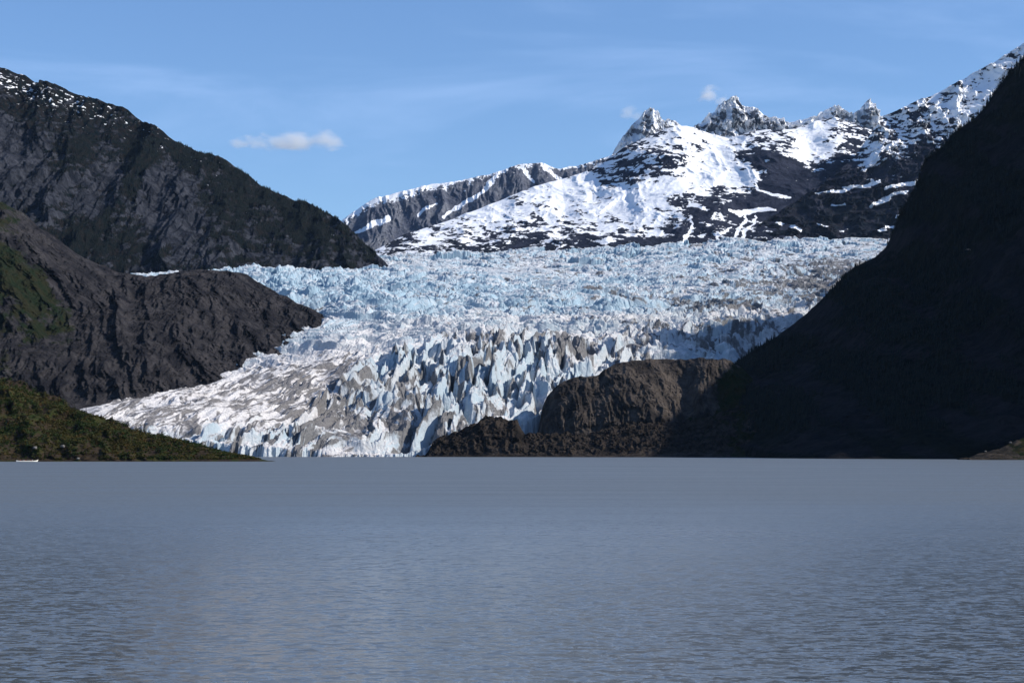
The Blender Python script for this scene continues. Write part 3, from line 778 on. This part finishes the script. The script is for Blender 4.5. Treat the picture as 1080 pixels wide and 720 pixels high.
hv = surface_pts(hill, 0, 0, 0).reshape(-1, 420, 3)
hv = hv[6:165]                                     # the slope and a little beyond the crest
flatv = hv.reshape(-1, 3)
flatv = flatv[(flatv[:, 2] > 1.6) & (sight(flatv[:, 0], flatv[:, 1], flatv[:, 2])[0] > -40)]
dens = fbm(flatv[:, 0] / 26, flatv[:, 2] / 14 + flatv[:, 1] / 40, 4, 301)
wgt = np.clip(.5 + dens * 1.1, .04, 1); wgt /= wgt.sum()
idx = RNG.choice(len(flatv), 5200, replace=False, p=wgt)
cen = flatv[idx].astype(f4)
rad = (.8 + 1.9 * RNG.random(len(cen)) ** 2).astype(f4) * np.clip(cen[:, 2] / 14, .45, 1).astype(f4)
V, fc = leaf_cloud(cen, rad, 44, .42)
setp(link('thicket', mesh_np('thicket', V, fc), m_brush), 'dense green and rust brush covering the left hillside', 'brush', kind='stuff')


def spruce_mesh(h, seed):
    """a tapered crown of drooping ragged boughs"""
    rs = np.random.default_rng(seed); Vs = []; Fs = []
    tiers = 15
    for k in range(tiers):
        z = h * (.10 + .88 * k / tiers); rr = h * .20 * (1 - k / tiers) ** .85 + .05
        nb = 9 if k < 10 else 6
        for j in range(nb):
            a = rs.random() * 6.283; L = rr * (.6 + .6 * rs.random())
            d = np.array([math.cos(a), math.sin(a), 0]); s = np.array([-d[1], d[0], 0])
            p0 = np.array([0, 0, z]); p1 = p0 + d * L * .55 + s * L * .28 + [0, 0, -L * .12]; p2 = p0 + d * L + [0, 0, -L * .45]; p3 = p0 + d * L * .55 - s * L * .28 + [0, 0, -L * .12]
            i = len(Vs); Vs += [p0, p1, p2, p3]; Fs.append((i, i + 1, i + 2, i + 3))
    i = len(Vs)
    Vs += [np.array([.06 * h, 0, h * .9]), np.array([-.03 * h, .05 * h, h * .9]), np.array([-.03 * h, -.05 * h, h * .9]), np.array([0, 0, h * 1.04])]
    Fs += [(i, i + 1, i + 3, i + 3), (i + 1, i + 2, i + 3, i + 3), (i + 2, i, i + 3, i + 3)]
    bm = bmesh.new(); vv = [bm.verts.new(v) for v in Vs]
    for f in Fs:
        f = list(dict.fromkeys(f))
        bm.faces.new([vv[q] for q in f])
    me = bpy.data.meshes.new('crown'); bm.to_mesh(me); bm.free(); me.materials.append(m_spruce)
    return me


def trunk_mesh(h):
    bm = bmesh.new()
    bmesh.ops.create_cone(bm, cap_ends=True, segments=7, radius1=h * .03, radius2=h * .006, depth=h * .97, matrix=Matrix.Translation((0, 0, h * .485 - .5)))
    me = bpy.data.meshes.new('trunk'); bm.to_mesh(me); bm.free(); me.materials.append(m_bark); return me


SPR = [(spruce_mesh(1.0, s), trunk_mesh(1.0)) for s in (1, 2, 3, 4)]


def spruce(loc, h, label, group, wide=1.0):
    e = bpy.data.objects.new('spruce_tree', None); C.objects.link(e)
    e.location = loc; e.scale = (h * wide, h * wide, h); e.rotation_euler[2] = random.random() * 6.28; e.empty_display_size = .2
    setp(e, label, 'tree', group)
    cm, tm = random.choice(SPR)
    for nm, me in (('crown', cm), ('trunk', tm)):
        o = bpy.data.objects.new(nm, me); C.objects.link(o); o.parent = e
    return e


def surf_height(o, X, Y):
    return None


# spruces along the shaded mountain's skyline
sv = surface_pts(shaded, 0, 0, 0).reshape(-1, 900, 3)
sx, sy = sight(sv[..., 0], sv[..., 1], sv[..., 2])
top = np.argmin(np.where(sv[..., 1] > 0, sy, 9e9), 0)
cols = [c for c in range(900) if 936 < sx[top[c], c] < 1090]
k = 0
for c in cols:
    if random.random() < .62 * (900 / len(cols)) * .62:
        p = sv[top[c], c]
        spruce((p[0], p[1] - random.uniform(-4, 8), p[2] - 1.2), random.uniform(4.5, 12), 'dark spruce on the skyline of the shaded right hand mountain', 'spruces along the shaded skyline', random.uniform(.9, 1.4))
        k += 1
# small trees standing above the brush on the near hillside crest
for (px, h) in ((14, 5), (37, 4), (66, 5.5), (92, 5), (118, 4.5), (147, 6), (151, 7.5), (156, 5), (183, 5), (205, 4), (246, 4.5), (262, 3), (27, 5), (52, 4.5), (80, 5.5), (107, 4), (133, 5), (170, 5.5), (194, 4.5), (228, 4), (5, 6)):
    j = int(np.argmin(np.abs(sight(hv[-24, :, 0], hv[-24, :, 1], hv[-24, :, 2])[0] - px)))
    colv = hv[:, j]; q = colv[int(np.argmin(sight(colv[:, 0], colv[:, 1], colv[:, 2])[1]))]
    spruce((q[0], q[1], q[2] - .3), h, 'small spruce rising above the brush on the left hillside crest', 'small trees on the hillside crest', 1.5)



def forest(src, n, hlo, hhi, veglo, mat, name, label, zmax=9e9):
    """a wood of thousands of narrow conifers rooted where the slope carries plants: ground cover"""
    me = src.data; P = surface_pts(src, 0, 0, 0)
    vg = np.empty(len(P), f4); me.attributes['veg'].data.foreach_get('value', vg)
    sw = np.empty(len(P), f4); me.attributes['snow'].data.foreach_get('value', sw)
    px, py = sight(P[:, 0], P[:, 1], P[:, 2])
    ok = np.where((vg > veglo) & (sw < .35) & (px > -30) & (px < 1110) & (P[:, 2] > 30) & (P[:, 2] < zmax))[0]
    w = np.clip((vg[ok] - veglo) * 3, .05, 1); w /= w.sum()
    ix = RNG.choice(ok, min(n, len(ok) // 2), replace=False, p=w)
    B = P[ix]; m = len(B)
    h = (hlo + (hhi - hlo) * RNG.random((m, 1)) ** 1.6).astype(f4)
    a0 = RNG.random((m, 1)) * 6.28
    Vs = []
    for frac, wd in ((.0, .17), (.34, .10), (.34, .15), (.66, .055), (.66, .09)):
        for k in range(4):
            a = a0 + k * 1.571 + frac
            Vs.append(np.concatenate([B[:, :1] + np.cos(a) * h * wd, B[:, 1:2] + np.sin(a) * h * wd, B[:, 2:3] + h * frac - .06 * h], 1))
    Vs.append(B + np.concatenate([0 * h, 0 * h, h], 1))
    V = np.stack(Vs, 1).reshape(-1, 3)
    q = []
    for (lo, hi) in ((0, 4), (8, 12)):
        for k in range(4): q.append((lo + k, lo + (k + 1) % 4, hi + (k + 1) % 4, hi + k))
    for k in range(4): q.append((16 + k, 16 + (k + 1) % 4, 20, 20))
    q = np.array(q)
    tri = np.concatenate([q[:8, [0, 1, 2]], q[:8, [0, 2, 3]], q[8:, [0, 1, 2]]])
    Fc = (np.arange(m)[:, None, None] * 21 + tri[None]).reshape(-1, 3)
    setp(link(name, mesh_np(name, V, Fc), mat), label, 'forest', kind='stuff')


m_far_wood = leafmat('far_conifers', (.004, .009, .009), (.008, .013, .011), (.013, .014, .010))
forest(bpy.data.objects['forested_mountain'], 22000, 4, 10, .50, m_far_wood, 'conifer_forest', 'dark conifer forest in bands between the grey cliffs of the left mountain', 1020)
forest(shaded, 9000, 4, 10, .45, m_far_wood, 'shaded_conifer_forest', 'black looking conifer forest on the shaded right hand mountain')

# ------------------------------------------------------------------ canoe with its crew
def canoe(loc, rz):
    root = bpy.data.objects.new('canoe', None); C.objects.link(root); root.location = loc; root.rotation_euler[2] = rz
    setp(root, 'long cream canoe full of people by the left shore', 'canoe')
    cream = mat_plain('cream_paint', (.80, .76, .66), .4, .06); wood = mat_plain('thwart_wood', (.30, .20, .11), .6); trim = mat_plain('gunwale_paint', (.55, .50, .42), .5, .1)
    L, n = 14.6, 30; V = []; Fc = []
    ring = [(-1, 1.0), (-.97, .62), (-.78, .2), (-.35, 0), (.35, 0), (.78, .2), (.97, .62), (1, 1.0), (.90, 1.0), (.86, .64), (.68, .28), (.3, .1), (-.3, .1), (-.68, .28), (-.86, .64), (-.90, 1.0)]
    m = len(ring)

    def sec(q):
        s = abs(2 * q - 1); w = .95 * (1 - s ** 3.2) + .03; hh = .62 + .75 * max(0, s - .55) ** 1.6 * 2.2 + (.45 * max(0, q - .93) / .07)
        keel = .38 * max(0, s - .8) ** 1.5 * 3
        return w, hh, keel
    for i in range(n + 1):
        q = i / n; w, hh, ke = sec(q); rake = .55 * max(0, q - .85) / .15 - .3 * max(0, .12 - q) / .12
        for (a, b) in ring:
            V.append(((q - .5) * L + rake * b, a * w, -.22 + ke + b * (hh - ke + .22)))
    for i in range(n):
        for j in range(m):
            a = i * m + j; b = i * m + (j + 1) % m
            Fc.append((a, b, b + m, a + m))
    link('hull', mesh_np('hull', np.array(V), np.array(Fc)), cream, root, True)
    for sgn in (-1, 1):
        bm = bmesh.new()
        prev = None
        for i in range(n + 1):
            q = i / n; w, hh, ke = sec(q); x = (q - .5) * L + .55 * max(0, q - .85) / .15 - .3 * max(0, .12 - q) / .12
            vs = [bm.verts.new((x, sgn * (w + dx), hh + dz)) for dx, dz in ((-.06, .003), (.05, .003), (.05, .06), (-.06, .06))]
            if prev:
                for k in range(4): bm.faces.new((prev[k], prev[(k + 1) % 4], vs[(k + 1) % 4], vs[k]))
            prev = vs
        me = bpy.data.meshes.new('gunwale'); bm.to_mesh(me); bm.free(); link('gunwale', me, trim, root)
    seats = [-4.6, -3.4, -2.2, -1.0, .2, 1.4, 2.6, 3.8]
    for x in seats:
        q = x / L + .5; w, hh, _ = sec(q)
        bm = bmesh.new(); bmesh.ops.create_cube(bm, size=1, matrix=Matrix.Translation((x, 0, .585)) @ Matrix.Diagonal((.26, w * 1.66, .05, 1)))
        bmesh.ops.bevel(bm, geom=bm.edges[:], offset=.012, segments=1)
        me = bpy.data.meshes.new('thwart'); bm.to_mesh(me); bm.free(); link('thwart', me, wood, root)
    return root, seats


SKIN = mat_plain('skin', (.45, .28, .2), .6, .08)
DARK = mat_plain('dark_cloth', (.03, .032, .04), .9)


def person(loc, rz, vestcol, vestname, paddle, label):
    """a seated paddler: one skinned body, with a life vest and a cap"""
    root = bpy.data.objects.new('person', None); C.objects.link(root); root.location = loc; root.rotation_euler[2] = rz; root.scale = (1.12, 1.12, 1.12)
    setp(root, label, 'person', 'people in the canoe')
    J = [((0, 0, .08), .15), ((.0, 0, .30), .15), ((.03, 0, .50), .16), ((.05, 0, .60), .075), ((.07, 0, .70), .085), ((.08, 0, .82), .09),
         ((.05, .19, .50), .065), ((.20, .26, .32), .05), ((.42, .20, .40), .04), ((.47, .19, .42), .035), ((.05, -.19, .50), .065), ((.16, -.27, .28), .05), ((.36, -.25, .22), .04), ((.41, -.25, .22), .035),
         ((.18, .11, .06), .10), ((.46, .13, .09), .075), ((.50, .13, -.28), .055), ((.60, .13, -.32), .045), ((.18, -.11, .06), .10), ((.46, -.13, .09), .075), ((.50, -.13, -.28), .055), ((.60, -.13, -.32), .045)]
    E = [(0, 1), (1, 2), (2, 3), (3, 4), (4, 5), (2, 6), (6, 7), (7, 8), (8, 9), (2, 10), (10, 11), (11, 12), (12, 13), (0, 14), (14, 15), (15, 16), (16, 17), (0, 18), (18, 19), (19, 20), (20, 21)]
    me = bpy.data.meshes.new('body'); me.from_pydata([j[0] for j in J], E, []); me.update()
    t = NT('paddler_body')
    sp = t.n('SeparateXYZ'); t.l(t.n('TexCoord').outputs['Object'], sp.inputs[0])
    hd = t.ramp(sp.outputs[2], .60, .62)
    hn = t.ramp(sp.outputs[0], .38, .39)
    hz = t.ramp(sp.outputs[2], .16, .18)
    f = t.math('MAXIMUM', hd, t.math('MULTIPLY', hn, hz))
    m = t.bsdf(t.mix(f, (.035, .037, .045), (.45, .28, .2)), .8)
    o = link('body', me, m, root)
    md = o.modifiers.new('skin', 'SKIN'); md.use_smooth_shade = True
    sv = me.skin_vertices[0].data
    for i, j in enumerate(J): sv[i].radius = (j[1], j[1])
    sv[0].use_root = True
    o.modifiers.new('sub', 'SUBSURF').render_levels = 1
    # life vest
    vm = mat_plain(vestname, vestcol, .7, .1)
    bm = bmesh.new(); prof = [(.10, .18, .21), (.15, .215, .245), (.40, .225, .265), (.54, .17, .24), (.59, .10, .12)]; pr = None
    for z, rx, ry in prof:
        ring = [bm.verts.new((.02 + z * .05 + rx * math.cos(a), ry * math.sin(a), z)) for a in np.linspace(0, 2 * math.pi, 14, endpoint=False)]
        if pr:
            for k in range(14): bm.faces.new((pr[k], pr[(k + 1) % 14], ring[(k + 1) % 14], ring[k]))
        pr = ring
    me = bpy.data.meshes.new('life_vest'); bm.to_mesh(me); bm.free(); link('life_vest', me, vm, root, True)
    # face: nose and hair cap
    bm = bmesh.new(); bmesh.ops.create_uvsphere(bm, u_segments=12, v_segments=8, radius=.112, matrix=Matrix.Translation((.065, 0, .835)))
    bmesh.ops.delete(bm, geom=[v for v in bm.verts if v.co.z < .82 and v.co.x > .04 or v.co.z < .75], context='VERTS')
    me = bpy.data.meshes.new('hair'); bm.to_mesh(me); bm.free(); link('hair', me, DARK, root, True)
    bm = bmesh.new(); bmesh.ops.create_cone(bm, cap_ends=True, segments=6, radius1=.022, radius2=.008, depth=.05, matrix=Matrix.Translation((.18, 0, .77)) @ Matrix.Rotation(R(75), 4, 'Y'))
    me = bpy.data.meshes.new('nose'); bm.to_mesh(me); bm.free(); link('nose', me, SKIN, root, True)
    return root


cx, cy, _ = at(28.5, 486.6, 1318)
CAN_R = R(28)
boat, seats = canoe((cx, cy, 0), CAN_R)
CREW = [((.60, .06, .05), 'red_vest', 'dark red vest, sternmost in the canoe'), ((.05, .05, .07), 'dark_vest', 'dark vest, second from the stern in the canoe'), ((.78, .76, .72), 'white_vest', 'pale vest, third from the stern in the canoe'), ((.62, .12, .09), 'red_vest', 'red vest, fourth from the stern in the canoe'),
        ((.06, .06, .08), 'dark_vest', 'dark vest, amidships, fifth from the stern'), ((.30, .38, .30), 'green_vest', 'grey green vest in the canoe, unlike any other'), ((.62, .10, .07), 'bright_red_vest', 'bright red vest, second from the canoe bow'), ((.80, .79, .75), 'white_vest', 'white vest sitting foremost in the canoe')]
for x, (c, vn, lb) in zip(seats, CREW):
    person((cx + x * math.cos(CAN_R), cy + x * math.sin(CAN_R), .63), CAN_R, c, vn, True, 'seated paddler in ' + lb)

# ------------------------------------------------------------------ gull in flight
def gull(loc, rz):
    root = bpy.data.objects.new('gull', None); C.objects.link(root); root.location = loc; root.rotation_euler[2] = rz
    setp(root, 'grey white gull gliding with drooped wings before the shaded mountain', 'bird')
    gm = mat_plain('gull_feathers', (.55, .54, .53), .8, .1)
    V = []; Fc = []; n = 10; m = 10
    for i in range(n + 1):
        q = i / n; r = .085 * math.sin(math.pi * min(1, q * .93 + .05)) ** .7 * (1 if q < .75 else 1 - (q - .75) * 1.6)
        for j in range(m):
            a = 2 * math.pi * j / m; V.append(((q - .5) * .62, r * math.cos(a), r * .9 * math.sin(a)))
    for i in range(n):
        for j in range(m): Fc.append((i * m + j, i * m + (j + 1) % m, (i + 1) * m + (j + 1) % m, (i + 1) * m + j))
    link('body', mesh_np('body', np.array(V), np.array(Fc)), gm, root, True)
    for s in (-1, 1):
        V = []; Fc = []
        for i in range(9):
            q = i / 8; y = s * (.05 + .66 * q); z = .08 * math.sin(q * 2.2) - .30 * q ** 2.2; ch = .20 * (1 - q) ** .6 + .02; x = .02 - .05 * math.sin(q * 3.14) + .10 * q
            V += [(x - ch * .5, y, z), (x, y, z + .02), (x + ch * .5, y, z), (x, y, z - .006)]
        for i in range(8):
            for j in range(4): Fc.append((i * 4 + j, i * 4 + (j + 1) % 4, i * 4 + 4 + (j + 1) % 4, i * 4 + 4 + j))
        link('wing', mesh_np('wing', np.array(V), np.array(Fc)), gm, root, True)
    V = np.array([(.26, -.03, .0), (.26, .03, .0), (.46, .09, .005), (.46, -.09, .005), (.26, -.03, .015), (.26, .03, .015), (.46, .09, .012), (.46, -.09, .012)])
    link('tail', mesh_np('tail', V, np.array([(0, 1, 2, 3), (7, 6, 5, 4), (0, 4, 5, 1), (1, 5, 6, 2), (2, 6, 7, 3), (3, 7, 4, 0)])), gm, root)
    return root


gull(at(1021, 263, 520), R(82))


# ------------------------------------------------------------------ pale boulders at the shore
def boulder(loc, s, label, seed):
    bm = bmesh.new(); bmesh.ops.create_icosphere(bm, subdivisions=3, radius=s)
    for v in bm.verts:
        d = v.co.normalized()
        k = 1 + .28 * float(perlin(np.array([d.x * 1.3 + seed]), np.array([d.y * 1.3 + d.z * 1.7]), seed)[0]) + .1 * float(perlin(np.array([d.x * 4 + seed]), np.array([d.y * 4 + d.z * 3]), seed + 1)[0])
        v.co *= k; v.co.z *= .7
    me = bpy.data.meshes.new('boulder'); bm.to_mesh(me); bm.free()
    o = link('boulder', me, BOULD); o.location = loc
    setp(o, label, 'boulder', 'pale boulders on the shores')


BOULD = mat_plain('pale_granite', (.14, .13, .12), .85, .25, 1.2)
depsH = surface_pts(hill, 0, 0, 0)


def on(o_pts, px, py):
    qx, qy = sight(o_pts[:, 0], o_pts[:, 1], o_pts[:, 2])
    return o_pts[int(np.argmin((qx - px) ** 2 + (qy - py) ** 2))]


spitv = surface_pts(bpy.data.objects['shore_spit'], 0, 0, 0)
for (src, px, py, s, lb, sd) in ((depsH, 37, 473.5, 1.6, 'pale boulder in the brush just above the canoe', 3), (depsH, 67, 472.5, 1.7, 'pale boulder in the brush right of the canoe, halfway up a bare patch', 5), (depsH, 83, 485, 1.2, 'pale boulder at the waterline right of the canoe', 8),
                                 (spitv, 1039, 476, 1.1, 'pale boulder on the low tip of the right spit', 11), (spitv, 1065, 467.5, 1.2, 'pale boulder higher up on the right spit', 14)):
    p = on(src, px, py)
    boulder((p[0], p[1] - 1.5, p[2] + 1.0), s, lb, sd)


# ------------------------------------------------------------------ clouds
def cloud(loc, size, dens, label, seed, parts):
    bm = bmesh.new()
    for (dx, dz, r) in parts:
        b2 = bmesh.new(); bmesh.ops.create_icosphere(b2, subdivisions=3, radius=1, matrix=Matrix.Translation((dx * size[0], 0, dz * size[2])) @ Matrix.Diagonal((size[0] * r, size[1] * r, size[2] * r, 1)))
        me_ = bpy.data.meshes.new('tmp'); b2.to_mesh(me_); b2.free(); bm.from_mesh(me_); bpy.data.meshes.remove(me_)
    r = bmesh.ops.convex_hull(bm, input=bm.verts[:])
    bmesh.ops.delete(bm, geom=[e for e in r['geom_interior'] if isinstance(e, bmesh.types.BMVert)], context='VERTS')
    me = bpy.data.meshes.new('cloud'); bm.to_mesh(me); bm.free()
    t = NT('cloud_vapour')
    tc = t.n('TexCoord').outputs['Object']
    mp = t.n('Mapping'); mp.inputs['Scale'].default_value = (1 / size[0], 1 / size[1], 1 / size[2]); t.l(tc, mp.inputs['Vector'])
    mpn = t.n('Mapping'); mpn.inputs['Location'].default_value = (seed, seed * .7, 0); mpn.inputs['Scale'].default_value = (1.0 / size[2] * .75, 1.0 / size[2] * .75, 1.0 / size[2] * 1.5); t.l(tc, mpn.inputs['Vector'])
    nz = t.noise(mpn.outputs[0], 1.0, 6, .6, .3)
    tot = None
    for (dx, dz, r) in parts:
        sb = t.n('VectorMath', _operation='SUBTRACT'); t.l(mp.outputs[0], sb.inputs[0]); sb.inputs[1].default_value = (dx, 0, dz)
        ln = t.n('VectorMath', _operation='LENGTH'); t.l(sb.outputs[0], ln.inputs[0])
        v = t.math('SUBTRACT', 1.0, t.math('DIVIDE', ln.outputs['Value'], r))
        tot = v if tot is None else t.math('MAXIMUM', tot, v)
    d = t.ramp(t.math('ADD', tot, t.math('MULTIPLY', t.math('SUBTRACT', nz, .5), 2.3)), .14, .95, 0, dens)
    v = t.n('VolumePrincipled'); v.inputs['Color'].default_value = (1, 1, 1, 1); v.inputs['Anisotropy'].default_value = .2
    t.l(d, v.inputs['Density']); t.l(v.outputs[0], t.out.inputs['Volume'])
    o = link('cloud', me, t.m, None, True); o.location = loc
    setp(o, label, 'cloud', 'small clouds over the glacier')
    return o


cloud(at(306, 150, 14500), (440, 260, 165), .009, 'small flat white cloud alone in the sky over the left valley', 2.0, [(.46, .10, .62), (.12, .04, .66), (-.2, 0, .60), (-.5, -.05, .5), (.72, .05, .4), (-.85, -.1, .35)])
cloud(at(751, 101, 13500), (150, 110, 95), .014, 'small puff of cloud touching the tallest tower', 5.0, [(-.1, .1, .8), (.5, -.4, .6)])
cloud(at(663, 118, 13500), (120, 90, 90), .006, 'faint wisp of cloud left of the pointed tower', 8.0, [(0, .1, .8), (.5, -.3, .6)])

# ------------------------------------------------------------------ haze
HAZE = 3.6e-6
bm = bmesh.new()
bmesh.ops.create_cube(bm, size=1, matrix=Matrix.Translation((0, 5900, 1345)) @ Matrix.Diagonal((15000, 13400, 2710, 1)))
me = bpy.data.meshes.new('haze'); bm.to_mesh(me); bm.free()
t = NT('valley_air')
v = t.n('VolumePrincipled'); v.inputs['Color'].default_value = (.45, .68, 1, 1); v.inputs['Density'].default_value = HAZE; v.inputs['Anisotropy'].default_value = .1
t.l(v.outputs[0], t.out.inputs['Volume'])
setp(link('haze', me, t.m), 'thin blue air between the mountains', kind='stuff')

# ------------------------------------------------------------------ light, sky, camera
SUN_AZ, SUN_EL = 97.0, 36.0
wd = bpy.data.worlds.new('World'); SC.world = wd; wd.use_nodes = True
nt = wd.node_tree; nt.nodes.clear()
sky = nt.nodes.new('ShaderNodeTexSky'); sky.sky_type = 'NISHITA'; sky.sun_disc = False
sky.sun_elevation = R(SUN_EL); sky.sun_rotation = R(SUN_AZ); sky.air_density = 1.0; sky.dust_density = .1; sky.ozone_density = 3.5; sky.altitude = 50
tc = nt.nodes.new('ShaderNodeTexCoord'); mp = nt.nodes.new('ShaderNodeMapping'); mp.inputs['Scale'].default_value = (3.0, 3.0, 15.0); mp.inputs['Rotation'].default_value = (R(4), R(-7), R(15))
nz = nt.nodes.new('ShaderNodeTexNoise'); nz.inputs['Scale'].default_value = 1.6; nz.inputs['Detail'].default_value = 7; nz.inputs['Roughness'].default_value = .55; nz.inputs['Distortion'].default_value = .8
mr = nt.nodes.new('ShaderNodeMapRange'); mr.interpolation_type = 'SMOOTHSTEP'
for i, q in ((1, .44), (2, .80), (3, 0), (4, .26)): mr.inputs[i].default_value = q
mx = nt.nodes.new('ShaderNodeMix'); mx.data_type = 'RGBA'; mx.inputs[7].default_value = (6.2, 7.2, 9.0, 1)
wb = nt.nodes.new('ShaderNodeMix'); wb.data_type = 'RGBA'; wb.blend_type = 'MULTIPLY'; wb.inputs[0].default_value = 1; wb.inputs[7].default_value = (.84, .985, 1.20, 1)
bg = nt.nodes.new('ShaderNodeBackground'); bg.inputs['Strength'].default_value = .107
wo = nt.nodes.new('ShaderNodeOutputWorld')
for a, b in ((tc.outputs['Generated'], mp.inputs[0]), (mp.outputs[0], nz.inputs['Vector']), (nz.outputs['Fac'], mr.inputs[0]), (mr.outputs[0], mx.inputs[0]), (sky.outputs[0], mx.inputs[6]), (mx.outputs[2], wb.inputs[6]), (wb.outputs[2], bg.inputs[0]), (bg.outputs[0], wo.inputs[0])):
    nt.links.new(a, b)

sl = bpy.data.lights.new('sun', 'SUN'); sl.energy = 5.0; sl.angle = R(.53); sl.color = (1, .945, .86)
so = bpy.data.objects.new('sun', sl); C.objects.link(so)
d = Vector((math.sin(R(SUN_AZ)) * math.cos(R(SUN_EL)), math.cos(R(SUN_AZ)) * math.cos(R(SUN_EL)), math.sin(R(SUN_EL))))
so.rotation_euler = d.to_track_quat('Z', 'Y').to_euler(); so.location = d * 3000

cd = bpy.data.cameras.new('camera'); cd.sensor_width = 36; cd.lens = F / 1080 * 36; cd.clip_start = 1; cd.clip_end = 120000
co = bpy.data.objects.new('camera', cd); C.objects.link(co); co.location = (0, 0, EYE); co.rotation_euler = (R(90) + TH, 0, 0)
SC.camera = co
SC.view_settings.view_transform = 'Standard'; SC.view_settings.look = 'None'; SC.view_settings.exposure = 0.2; SC.view_settings.gamma = 1
SC.cycles.volume_bounces = 2; SC.cycles.max_bounces = 6; SC.cycles.use_denoising = True
SC.cycles.volume_step_rate = 1.0
